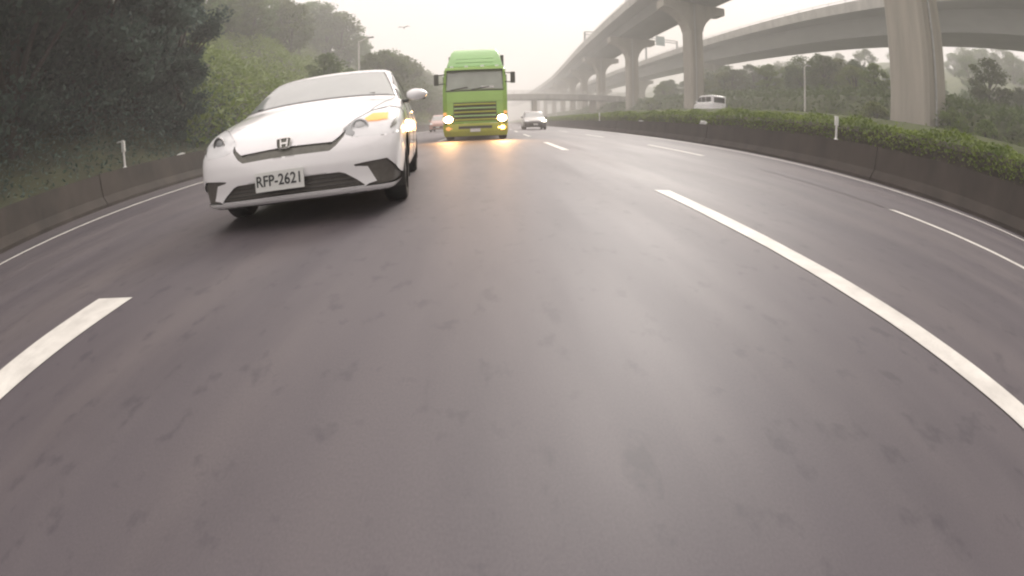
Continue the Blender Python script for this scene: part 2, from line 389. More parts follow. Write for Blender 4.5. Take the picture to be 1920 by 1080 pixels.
def viaduct(label, fx, y0, y1, step, zt, half, depth, piers, pier_a, pier_b, cap_half, base_z, group='viaducts beyond the opposite road'):
    """fx(y): centre line; zt: parapet top; box girder on hammerhead piers"""
    root = empty('viaduct', (fx(piers[0]), piers[0], 0))
    ox, oy = fx(piers[0]), piers[0]
    ys = np.arange(y0, y1 + 0.1, step)
    deck, para, gird = [], [[], []], []
    rail = MB()
    for y in ys:
        cx = fx(y) - ox; yy = y - oy
        zs = zt - 1.05
        deck.append([(cx - half, yy, zs), (cx + half, yy, zs), (cx + half, yy, zs - 0.42), (cx + half * 0.62, yy, zs - 0.72), (cx - half * 0.62, yy, zs - 0.72), (cx - half, yy, zs - 0.42)])
        gird.append([(cx - half * 0.62, yy, zs - 0.70), (cx + half * 0.62, yy, zs - 0.70), (cx + half * 0.50, yy, zt - depth), (cx - half * 0.50, yy, zt - depth)])
        for k, s in enumerate((-1, 1)):
            para[k].append([(cx + s * (half + 0.06), yy, zs - 0.52), (cx + s * (half + 0.06), yy, zt), (cx + s * (half - 0.22), yy, zt), (cx + s * (half - 0.30), yy, zs - 0.02)])
    MB().loft(deck).build('deck', M['deck'], root)
    MB().loft(gird).build('girder', M['deck'], root)
    for k in (0, 1):
        pw = MB().loft(para[k]).build('parapet', M['parapet'], root)
        s = (-1, 1)[k]
        r = MB()
        for a, b in zip(ys[:-1], ys[1:]):
            xa, xb = fx(a) - ox + s * (half - 0.1), fx(b) - ox + s * (half - 0.1)
            r.tube((xa, a - oy, zt + 0.42), (xb, b - oy, zt + 0.42), 0.05, n=6, cap=False)
            if a < 130:
                for t in np.linspace(0, 1, max(1, int(step / 3)), endpoint=False):
                    x = xa + (xb - xa) * t; y = a + (b - a) * t - oy
                    r.box(x - 0.05, x + 0.05, y - 0.05, y + 0.05, zt - 0.02, zt + 0.44)
        r.build('handrail', M['steel'], pw)
    for py in piers:
        big = 1.32 if py == 20.2 else 1.0
        px = fx(py) - ox + (0.5 if big > 1 else 0); yy = py - oy
        zb = base_z(fx(py), py) - 1.0
        ztop = zt - depth - 0.12
        rings = []
        for z, ka, kb in ((zb, 1.04, 1.04), (zb + 3, 1.0, 1.0), (ztop - 4.2, 1.0, 1.0)):
            a, b = pier_a / 2 * ka * big, pier_b / 2 * kb * big; c = 0.28
            rings.append([(px - a + c, yy - b, z), (px + a - c, yy - b, z), (px + a, yy - b + c, z), (px + a, yy + b - c, z), (px + a - c, yy + b, z), (px - a + c, yy + b, z), (px - a, yy + b - c, z), (px - a, yy - b + c, z)])
        p = MB().loft(rings).build('pier', M['concrete'], root)
        a, b = pier_a / 2 * big, pier_b / 2 * big
        prof = [(px - a, ztop - 4.202)]
        n = 6
        for i in range(n + 1):
            t = i / n
            prof.append((px - a - (cap_half - a) * (1 - math.cos(t * math.pi / 2)) ** 0.9, ztop - 4.2 + (4.2 - 1.1) * math.sin(t * math.pi / 2) ** 1.1))
        prof += [(px - cap_half, ztop), (px + cap_half, ztop)]
        for i in range(n, -1, -1):
            t = i / n
            prof.append((px + a + (cap_half - a) * (1 - math.cos(t * math.pi / 2)) ** 0.9, ztop - 4.2 + (4.2 - 1.1) * math.sin(t * math.pi / 2) ** 1.1))
        prof.append((px + a, ztop - 4.202))
        MB().prism(prof, 'y', yy - b + 0.05, yy + b - 0.05).build('pier_cap', M['concrete'], p)
        if py < 200:
            for s in (-1, 1):
                MB().box(*sorted((px + s * (half + 0.045), px + s * (half + 0.068))), yy - 0.05, yy + 0.05, zt - 1.5, zt - 0.01).build('expansion_joint', M['tar'], root)
        if py < 130: MB().tube((px - a * 0.25, yy - b - 0.09, zb), (px - a * 0.25, yy - b - 0.09, ztop - 0.3), 0.085, n=8).build('drain_pipe', M['steel'], p)
    tag(root, label, 'viaduct', group)
    return root
V1 = path_lookup([(26.6, -40), (26.8, 20), (27.5, 60), (28.2, 92), (29.2, 124), (30.8, 160), (32.6, 205), (32.6, 250), (31.4, 300), (28, 400), (22, 520)])
v1 = viaduct('nearer concrete viaduct curving away on tall hammerhead piers beside the opposite road', V1, -40, 520, 6, 22.0, 5.8, 3.0,
             [20.2, 59.8, 91.7, 123.6, 154, 184, 215, 247, 280, 315, 350], 2.1, 2.9, 4.7, z_right)
V2 = path_lookup([(53.2, -80), (53.2, 260), (50, 420)])
v2 = viaduct('farther concrete viaduct with deep girder passing behind the nearer viaduct', V2, -60, 420, 8, 22.0, 5.9, 4.4,
             [-20, 38.5, 104, 162, 222, 282], 2.6, 2.6, 4.4, z_right)

def gantry(label, x0, x1, y, zb, zh, panel=None, posts=(0, 1)):
    root = empty('sign_gantry', (x0, y, zb))
    for k in posts:
        x = (0, x1 - x0)[k]
        MB().box(x - 0.24, x + 0.24, -0.24, 0.24, 0, zh).build('post', M['dark_steel'], root)
    for z in (zh - 0.9, zh - 0.12):
        MB().box(0.242, x1 - x0 - 0.242, -0.14, 0.14, z, z + 0.26).build('beam', M['dark_steel'], root)
    for t in np.linspace(0.05, 0.90, 8):
        x = t * (x1 - x0); MB().tube((x, 0, zh - 0.75), (x + 0.4, 0, zh - 0.1), 0.04, n=6).build('brace', M['dark_steel'], root)
    if panel:
        a, b, z0, z1 = panel
        MB().box(a, b, -0.22, -0.13, z0, z1).build('sign_panel', M['sign_teal'], root, bevel=0.02)
    tag(root, label, 'gantry'); return root
gantry('sign gantry with dark teal panel standing on the farther viaduct deck', 47.9, 58.6, 140, 20.9, 8.6, (3.4, 6.4, 6.4, 9.6))
gantry('thin empty gantry frame above the nearer viaduct deck', 23.9, 34.2, 118, 20.9, 4.4)

# ------------------------------------------------------------------ overpass crossing the motorway behind the truck
op = empty('overpass', (9, 108, 0))
MB().box(-22, 22, -2.6, 2.6, 6.1, 6.8).build('deck', M['deck'], op)
for s in (-1, 1):
    w = MB().box(-22, 22, s * 2.605 - 0.13, s * 2.605 + 0.13, 6.0, 7.3).build('parapet', M['parapet'], op)
    r = MB()
    for z in (7.75, 8.1): r.tube((-22, s * 2.6, z), (22, s * 2.6, z), 0.06, n=6)
    for x in np.arange(-22, 22.1, 2.0): r.box(x - 0.05, x + 0.05, s * 2.6 - 0.05, s * 2.6 + 0.05, 7.29, 8.12)
    r.build('handrail', M['palepole'], w)
for x in (-17.8, 0.7, 14.5): 
    MB().box(x - 0.5, x + 0.5, -1.8, 1.8, -0.1, 6.098).build('pier', M['concrete'], op, bevel=0.12)
tag(op, 'low concrete overpass with pale railings crossing the motorway behind the green truck', 'overpass')

# ------------------------------------------------------------------ vegetation
def leaf_quads(P, size, up_bias=0.3, aspect=0.6, jitter=0.4, rng=RNG):
    """one leaf quad (folded diamond look from a slim quad) at each point"""
    n = len(P)
    nrm = rng.normal(size=(n, 3)); nrm[:, 2] = np.abs(nrm[:, 2]) + up_bias
    nrm /= np.linalg.norm(nrm, axis=1)[:, None]
    t = rng.normal(size=(n, 3)); t -= nrm * (t * nrm).sum(1)[:, None]; t /= np.linalg.norm(t, axis=1)[:, None]
    b = np.cross(nrm, t)
    s = size * (1 + jitter * rng.uniform(-1, 1, n))[:, None]
    a, c = t * s * 0.5, b * s * 0.5 * aspect
    V = np.stack([P - a, P - a * 0.1 + c, P + a, P - a * 0.1 - c], 1).reshape(-1, 3)
    Q = np.arange(n * 4).reshape(n, 4)
    return V, Q

def crown_points(n, clumps, rx, rz, rng, low=0.0, clump_r=0.22, droop=0.0):
    """clumped points in an egg-shaped crown, unit-ish size, z from 0 (bottom) to 2*rz"""
    cs = []
    while len(cs) < clumps:
        p = rng.uniform(-1, 1, 3); r = np.linalg.norm(p)
        if r < 1 and (r > 0.55 or rng.random() < 0.3):
            w = 1.0 - 0.35 * max(0, p[2]) - 0.15 * max(0, -p[2])
            cs.append((p[0] * rx * w, p[1] * rx * w, (p[2] + 1) * rz))
    cs = np.array(cs)
    k = rng.integers(0, clumps, n)
    rad = clump_r * (0.6 + 0.8 * rng.random(clumps))[k]
    d = rng.normal(size=(n, 3)); d /= np.linalg.norm(d, axis=1)[:, None]
    d *= (rng.random(n) ** 0.45)[:, None] * rad[:, None]
    d[:, 2] *= 0.65
    return cs[k] + d, cs

def make_tree_proto(seed, n, clumps, rx, rz, leaf, trunk_h, clump_r, aspect=0.6):
    rng = np.random.default_rng(seed)
    P, cs = crown_points(n, clumps, rx, rz, rng, clump_r=clump_r)
    P[:, 2] += trunk_h
    V, Q = leaf_quads(P, leaf, rng=rng, aspect=aspect)
    crown = fast_quads('crown', V, Q)
    t = MB(); h = trunk_h + rz * 1.1
    pts = [Vector((0, 0, -0.08))]; r0 = 0.035
    for i in range(1, 6):
        pts.append(Vector((rng.uniform(-.03, .03) * i * 0.5, rng.uniform(-.03, .03) * i * 0.5, h * i / 5)))
    for i in range(5): t.tube(pts[i], pts[i + 1], r0 * (1 - i * 0.16), r0 * (1 - (i + 1) * 0.16), n=8, cap=False)
    for c in cs[::max(1, clumps // 14)]:
        c = Vector(c) + Vector((0, 0, trunk_h)); b = pts[min(4, max(1, int(5 * max(0.2, (c.z - 0.15) / h * 0.7))))]
        t.tube(b, b.lerp(c, 0.9), 0.012, 0.004, n=5, cap=False)
    return crown, t.mesh('trunk', smooth=True)

# unit trees are about 1 m tall; scale is the height
PRO = {
    'near': [make_tree_proto(s, 22000, 95, 0.38, 0.46, 0.025, 0.10, 0.088) for s in (1, 2, 3)],
    'far': [make_tree_proto(s, 5200, 46, 0.36, 0.42, 0.040, 0.16, 0.12) for s in (11, 12, 13)],
    'tall': [make_tree_proto(s, 5200, 40, 0.27, 0.40, 0.038, 0.20, 0.11) for s in (21, 22)],
}
TREE_N = [0]
TREES = {}
ORD = 'first second third fourth fifth sixth seventh eighth ninth tenth eleventh twelfth thirteenth fourteenth fifteenth sixteenth seventeenth eighteenth nineteenth twentieth'.split()
def ordinal(i):
    return ORD[i] if i < 20 else 'twenty-' + ORD[i - 20] if i < 29 else 'later'
def tree(kind, x, y, h, leafmat, label, group, wide=1.0, zf=None, sink=0.0):
    i = TREE_N[0]; TREE_N[0] += 1
    cr, tr = PRO[kind][i % len(PRO[kind])]
    z = float(zf(np.array(x), np.array(y))) if zf else 0
    root = empty('tree', (x, y, z - 0.05 - sink), random.uniform(0, 6.28), (h * wide, h * wide, h))
    c = bpy.data.objects.new('crown', cr); C.objects.link(c); c.parent = root
    if not cr.materials: cr.materials.append(M['leaf_mid'])
    c.material_slots[0].link = 'OBJECT'; c.material_slots[0].material = M[leafmat]
    t = bpy.data.objects.new('trunk', tr); C.objects.link(t); t.parent = root
    if not tr.materials: tr.materials.append(M['bark'])
    tag(root, label, 'tree', group)
    TREES.setdefault(group, []).append(root)
    return root

# big dark trees close by on the left
for (x, y, h, w) in [(-12.6, -4.5, 9.5, 1.0), (-12.4, -0.5, 10.5, 1.0), (-12.8, 3.2, 9.6, 1.05), (-12.2, 6.6, 10.6, 1.05), (-12.6, 10.2, 9.4, 1.0), (-15.5, 8.4, 10.5, 1.05), (-16, 2, 11, 1.0), (-13.0, 13.4, 8.6, 0.95), (-13.6, 16.2, 7.0, 0.95), (-11.6, 14.2, 3.6, 1.1)]:
    tree('near', x, y, h, 'leaf_dark', 'big dark glossy-leaved tree close behind the left barrier', 'dark trees at the left edge', w, z_left, 0.4)
# trees up the left bank, skyline read from distance and height
def skyline(az):      # elevation of the tree tops seen from the road, degrees
    return float(np.interp(az, [-45, -33, -29, -24, -20, -16.6, -15.4, -14.6, -13.6, -12, -10.4, -8.5, -6.2, -3, 0], [21, 20, 18.6, 17.4, 16.6, 13.6, 11.8, 9.9, 10.0, 9.9, 9.0, 7.8, 6.8, 4.6, 3.5]))
az = -42.0
k = 0
while az < -3.2:
    X = -random.uniform(24, 33) if az < -15.2 else -random.uniform(13, 17)
    if az < -30: X = -random.uniform(24, 30)
    d = abs(X) / math.sin(math.radians(-az)); y = d * math.cos(math.radians(-az))
    zt = CAM_H + d * math.tan(math.radians(skyline(az) - random.uniform(0, 0.8)))
    zb = float(z_left(np.array(X), np.array(y)))
    h = max(3.5, min(13, zt - zb + 0.4))
    far = az > -15.2
    tree('tall' if k % 3 == 0 else 'far', X, y, h, 'leaf_mid', 'hazy tree on the low ridge behind the white hatchback roof and truck' if far else 'tree on top of the left bank above the grassy slope',
         'far trees behind the truck' if far else 'trees along the top of the left bank', random.uniform(0.9, 1.2), z_left, 0.4)
    az += random.uniform(0.55, 0.9) * (1.7 if az < -15.2 else 0.9); k += 1
# second, lower rank at the foot of the bank further on
for y in np.arange(36, 150, 6.5):
    x = -random.uniform(11.6, 13.4); hh = random.uniform(3.2, 5.2) if y < 52 else random.uniform(5, 8)
    tree('far', x, y + random.uniform(-1.5, 1.5), hh, 'leaf_mid', 'bushy tree at the foot of the left bank behind the white hatchback', 'trees at the foot of the left bank', 1.15, z_left, 0.3)
# trees on the far right hill under and behind the viaducts
for i in range(64):
    x = random.uniform(64, 128); y = random.uniform(8, 190) if i < 44 else random.uniform(0, 70)
    tree('far', x, y, random.uniform(5, 9), 'leaf_mid', 'hazy tree on the green hill behind the viaducts', 'trees on the right hill', random.uniform(1.1, 1.5), z_right, 0.5)
for (x, y, h) in [(26.3, 50, 2.4), (26.5, 75, 3.0), (31, 66, 4), (35, 52, 4.5), (38, 70, 5), (41, 44, 5), (36, 36, 4.0), (44, 58, 5.5), (33, 30, 3.4), (40, 30, 5), (62, 60, 6), (60, 44, 6), (58, 80, 6), (46, 90, 6), (40, 104, 5), (35, 92, 4.2), (26.2, 16.2, 2.6), (26.4, 13.6, 2.2), (26.0, 23.6, 2.6)]:
    tree('far', x, y, h, 'leaf_light' if x < 50 else 'leaf_mid', 'low bushy tree on the grass slope among the viaduct piers', 'bushes among the viaduct piers', 1.35, z_right, 0.35)

for i in range(46):
    x = random.uniform(38, 63); y = random.uniform(14, 125)
    if abs(x - 53) < 3 and min(abs(y - q) for q in (38.5, 104)) < 4: continue
    tree('far', x, y, random.uniform(4.2, 6.5), 'leaf_mid', 'tree in the thicket under the farther viaduct', 'thicket under the farther viaduct', 1.35, z_right, 0.5)

def scatter_cover(name, label, n, xr, yr, zf, size, m, hgt, dens=None, seed=5):
    rng = np.random.default_rng(seed)
    x = rng.uniform(*xr, n); y = yr[0] + (yr[1] - yr[0]) * rng.random(n) ** 1.6
    if dens is not None:
        kp = rng.random(n) < dens(x, y); x, y = x[kp], y[kp]
    z = zf(x, y) + rng.random(len(x)) ** 1.5 * hgt * (0.6 + 0.8 * (vnoise(x, y, 3.1) * 0.5 + 0.5))
    V, Q = leaf_quads(np.stack([x, y, z], 1), size, rng=rng, up_bias=0.6, aspect=0.35)
    o = obj(name, fast_quads(name, V, Q), M[m]); tag(o, label, 'grass', kind='stuff'); return o
scatter_cover('bank_grass', 'pale green long grass covering the left bank behind the white hatchback', 90000, (-36, -10.6), (9, 95), z_left, 0.36, 'leaf_light', 1.3, dens=lambda x, y: (-x / np.maximum(y, 0.1) < 0.78) * 1.0)
scatter_cover('undergrowth', 'dark undergrowth under the trees at the left edge', 60000, (-17, -9.9), (-14, 17), z_left, 0.16, 'leaf_dark', 2.6, seed=6)
scatter_cover('slope_grass', 'rough green grass on the slope below the viaduct piers', 80000, (25.4, 60), (4, 150), z_right, 0.5, 'leaf_mid', 0.9, seed=8)

# where each tree stands in its row, counted from the left
for grp, base in (('dark trees at the left edge', 'big dark tree close behind the left barrier'), ('trees along the top of the left bank', 'tree on top of the left bank above the grassy slope'),
                  ('far trees behind the truck', 'hazy tree on the low ridge left of the truck'), ('trees at the foot of the left bank', 'bushy tree at the foot of the left bank'),
                  ('bushes among the viaduct piers', 'low bushy tree on the slope among the viaduct piers')):
    for i, t in enumerate(sorted(TREES[grp], key=lambda o: math.atan2(o.location.x, o.location.y))):
        t['label'] = base + ', ' + ordinal(i) + ' from the left'

# clipped hedge on the median
def hedge():
    rng = np.random.default_rng(77)
    root = empty('hedge', (9.75, 0, 0.7))
    n = 150000
    y = -12 + 160 * rng.random(n) ** 1.9
    th = rng.uniform(-0.35, math.pi + 0.35, n)
    wob = 0.5 + 0.5 * vnoise(y * 2.0, y * 0.7, 2.0)
    rad = 0.80 + 0.18 * rng.random(n)
    gap = 0.82 + 0.18 * np.clip(vnoise(y * 5.3, y * 3.1 + 4, 1.0) + 0.7, 0, 1) + 0.10 * vnoise(y * 11.0, y * 7.7 + 2, 1.0) + (rng.random(n) < 0.03) * rng.random(n) * 0.35
    x = 0.62 * rad * np.cos(th); z = 0.16 + (0.70 + 0.12 * wob) * gap * rad * np.sign(np.sin(th)) * np.abs(np.sin(th)) ** 0.7
    P = np.stack([x, y, z], 1)
    V, Q = leaf_quads(P, 0.075, rng=rng, up_bias=0.5)
    obj('foliage', fast_quads('hedge_leaves', V, Q), M['leaf_hedge'], root)
    core = MB(); rings = []
    for yy in np.arange(-12, 149, 1.0):
        rings.append([(0.42 * math.cos(t), yy, 0.14 + 0.50 * abs(math.sin(t)) ** 0.7 * (1 if math.sin(t) >= 0 else -0.3)) for t in np.linspace(0, 2 * math.pi, 10, endpoint=False)])
    core.loft(rings); core.build('branches', M['bark'], root)
    tag(root, 'long clipped green hedge growing behind the right concrete barrier', 'hedge')
hedge()
# === VEHICLES ===
def smooth_table(pts, lo, hi, sig, n=800):
    t = np.linspace(lo, hi, n); v = np.interp(t, [p[0] for p in pts], [p[1] for p in pts])
    w = max(1, int(sig / (hi - lo) * n)); kx = np.arange(-3 * w, 3 * w + 1); kk = np.exp(-0.5 * (kx / w) ** 2); kk /= kk.sum()
    vp = np.concatenate([v[0] + (v[1] - v[0]) * np.arange(-3 * w, 0), v, v[-1] + (v[-1] - v[-2]) * np.arange(1, 3 * w + 1)])
    return t, np.convolve(vp, kk, 'valid')

class Hull:
    """car body as the smooth intersection of a side profile, a nose plan, flanks and a floor; sampled along rays from inside"""
    def __init__(s, top, front, width, rear, length, floor=0.19, taper=0.10, nose_curve=0.20, sweep=0.18, crown=0.05, k=34, res=(96, 120, 84), sig=0.05, center=None, nose_sweep=1.0):
        s.T = smooth_table(top, -0.5, length + 0.5, sig); s.F = smooth_table(front, -0.2, 3.0, 0.02); s.W = smooth_table(width, -0.2, 3.0, 0.03); s.B = smooth_table(rear, -0.2, 3.0, 0.03)
        s.nose_sweep = nose_sweep
        s.floor, s.taper, s.nose, s.sweep, s.crown, s.k, s.L = floor, taper, nose_curve, sweep, crown, k, length
        zmax = max(p[1] for p in top); s.wmax = max(p[1] for p in width)
        s.c = np.array(center or (0, length * 0.5, zmax * 0.45))
        s.box = (s.wmax, length / 2, zmax * 0.55)
        s.build(res)
    def field(s, p):
        x, y, z = p[:, 0], p[:, 1], p[:, 2]; ax = np.abs(x) / s.wmax
        ye = y - s.sweep * ax ** 2.2 * np.clip((y - 0.1) / 0.85, s.nose_sweep, 1)
        tz = np.interp(ye, *s.T); dz = (np.interp(ye + 0.02, *s.T) - np.interp(ye - 0.02, *s.T)) / 0.04
        f1 = (z - tz + s.crown * ax ** 3) / np.sqrt(1 + np.clip(dz, -2.5, 2.5) ** 2)
        f2 = np.interp(z, *s.F) + s.nose * ax ** 3 - y
        f3 = y - (s.L - np.interp(z, *s.B)) + 0.12 * ax ** 3
        tp = s.taper * np.clip((0.75 - y) / 0.75, 0, 1.3) ** 2 + 0.08 * np.clip((y - s.L + 0.9) / 0.9, 0, 1.3) ** 2
        f4 = np.abs(x) - np.interp(z, *s.W) + tp
        f5 = s.floor - z + 0.10 * np.clip((0.3 - y) / 0.3, 0, 1) * 0
        F = np.stack([f1, f2, f3, f4, f5]) * s.k; m = F.max(0)
        return (m + np.log(np.exp(F - m).sum(0))) / s.k
    def build(s, res):
        nx, ny, nz = res; bx, by, bz = s.box
        idx = {}; dirs = []; quads = []
        def vid(i, j, k):
            key = (i, j, k)
            if key not in idx:
                idx[key] = len(dirs); dirs.append(((i / nx * 2 - 1) * bx, (j / ny * 2 - 1) * by, (k / nz * 2 - 1) * bz))
            return idx[key]
        def face(fixed, val, a, na, b, nb, flip):
            for u in range(na):
                for v in range(nb):
                    q = []
                    for du, dv in ((0, 0), (1, 0), (1, 1), (0, 1)):
                        c = [0, 0, 0]; c[fixed] = val; c[a] = u + du; c[b] = v + dv; q.append(vid(*c))
                    quads.append(q[::-1] if flip else q)
        face(1, 0, 0, nx, 2, nz, False); face(1, ny, 0, nx, 2, nz, True)
        face(0, 0, 1, ny, 2, nz, True); face(0, nx, 1, ny, 2, nz, False)
        face(2, 0, 0, nx, 1, ny, True); face(2, nz, 0, nx, 1, ny, False)
        D = np.array(dirs); lo = np.zeros(len(D)); hi = np.full(len(D), 1.6)
        for _ in range(26):
            mid = (lo + hi) / 2; inside = s.field(s.c + D * mid[:, None]) < 0
            lo = np.where(inside, mid, lo); hi = np.where(inside, hi, mid)
        s.V = s.c + D * lo[:, None]; s.Q = np.array(quads)
        e = 1e-3; g = np.stack([s.field(s.V + np.eye(3)[i] * e) - s.field(s.V - np.eye(3)[i] * e) for i in range(3)], 1)
        s.N = g / np.linalg.norm(g, axis=1)[:, None]
        s.qc = s.V[s.Q].mean(1); s.qn = s.N[s.Q].mean(1)
    def snap(s, polys, tol, ymax):
        """pull vertices near the feature outlines (front view) onto them, so that edges come out clean"""
        x, z = s.V[:, 0], s.V[:, 2]; best = np.full(len(x), tol); tx, tz = x.copy(), z.copy()
        front = (s.V[:, 1] < ymax) & (s.N[:, 1] < -0.08)
        for poly in polys:
            for (ax, az_), (bx, bz_) in zip(poly, poly[1:] + poly[:1]):
                L2 = (bx - ax) ** 2 + (bz_ - az_) ** 2
                t = np.clip(((x - ax) * (bx - ax) + (z - az_) * (bz_ - az_)) / L2, 0, 1)
                qx, qz = ax + t * (bx - ax), az_ + t * (bz_ - az_)
                d = np.hypot(x - qx, z - qz); m = front & (d < best)
                best[m] = d[m]; tx[m] = qx[m]; tz[m] = qz[m]
        dx, dz = tx - x, tz - z
        dy = -(s.N[:, 0] * dx + s.N[:, 2] * dz) / np.minimum(s.N[:, 1], -0.08)
        s.V = s.V + np.stack([dx, np.clip(dy, -0.02, 0.02), dz], 1)
        s.qc = s.V[s.Q].mean(1)
    def part(s, mask, name, m, parent, inset=0.0):
        q = s.Q[mask]
        if len(q) == 0: return None
        u, inv = np.unique(q, return_inverse=True)
        V = s.V[u] - s.N[u] * inset
        return obj(name, fast_quads(name, V, inv.reshape(-1, 4), True), m, parent)

def in_poly(px, py, poly):
    r = np.zeros(len(px), bool); n = len(poly); j = n - 1
    for i in range(n):
        xi, yi = poly[i]; xj, yj = poly[j]
        c = ((yi > py) != (yj > py)) & (px < (xj - xi) * (py - yi) / (yj - yi + 1e-12) + xi)
        r ^= c; j = i
    return r

def wheel(parent, x, y, r, w, side):
    prof = [(r * 0.66, -w / 2), (r * 0.93, -w / 2), (r, -w * 0.36), (r, w * 0.36), (r * 0.93, w / 2), (r * 0.66, w / 2)]
    rings = []
    n = 28
    for i in range(n + 1):
        t = 2 * math.pi * i / n
        rings.append([(v, rr * math.cos(t), rr * math.sin(t)) for rr, v in prof])
    root = MB().loft(rings, closed=False).build('wheel', M['rubber'], parent, smooth=True, loc=(x, y, r))
    rim = MB(); o = side * w * 0.40
    ring = [[(o, r * 0.66 * math.cos(t), r * 0.66 * math.sin(t)), (o, r * 0.56 * math.cos(t), r * 0.56 * math.sin(t)), (o - side * 0.06, r * 0.54 * math.cos(t), r * 0.54 * math.sin(t)), (o - side * 0.09, r * 0.66 * math.cos(t), r * 0.66 * math.sin(t))] for t in np.linspace(0, 2 * math.pi, 29)]
    rim.loft(ring, closed=False)
    for k in range(5):
        t = 2 * math.pi * k / 5
        c, sn = math.cos(t), math.sin(t)
        rim.tube((o - side * 0.02, 0, 0), (o - side * 0.02, r * 0.6 * c, r * 0.6 * sn), 0.035, 0.025, n=6)
    rim.tube((o - side * 0.05, 0, 0), (o, 0, 0), 0.06, 0.05, n=12)
    rim.tube((o - side * 0.11, 0, 0), (o - side * 0.10, 0, 0), r * 0.64, n=20)
    rim.build('rim', M['rim'], root, smooth=True)
    return root

def text_mesh(txt, size, name):
    cu = bpy.data.curves.new('lettering', 'FONT'); cu.body = txt; cu.size = size; cu.align_x = 'CENTER'; cu.align_y = 'CENTER'; cu.extrude = 0.0015; cu.offset = 0.0015
    o = bpy.data.objects.new('lettering', cu); C.objects.link(o)
    bpy.context.view_layer.update()
    me = bpy.data.meshes.new_from_object(o.evaluated_get(bpy.context.evaluated_depsgraph_get()))
    bpy.data.objects.remove(o); me.name = name
    return me

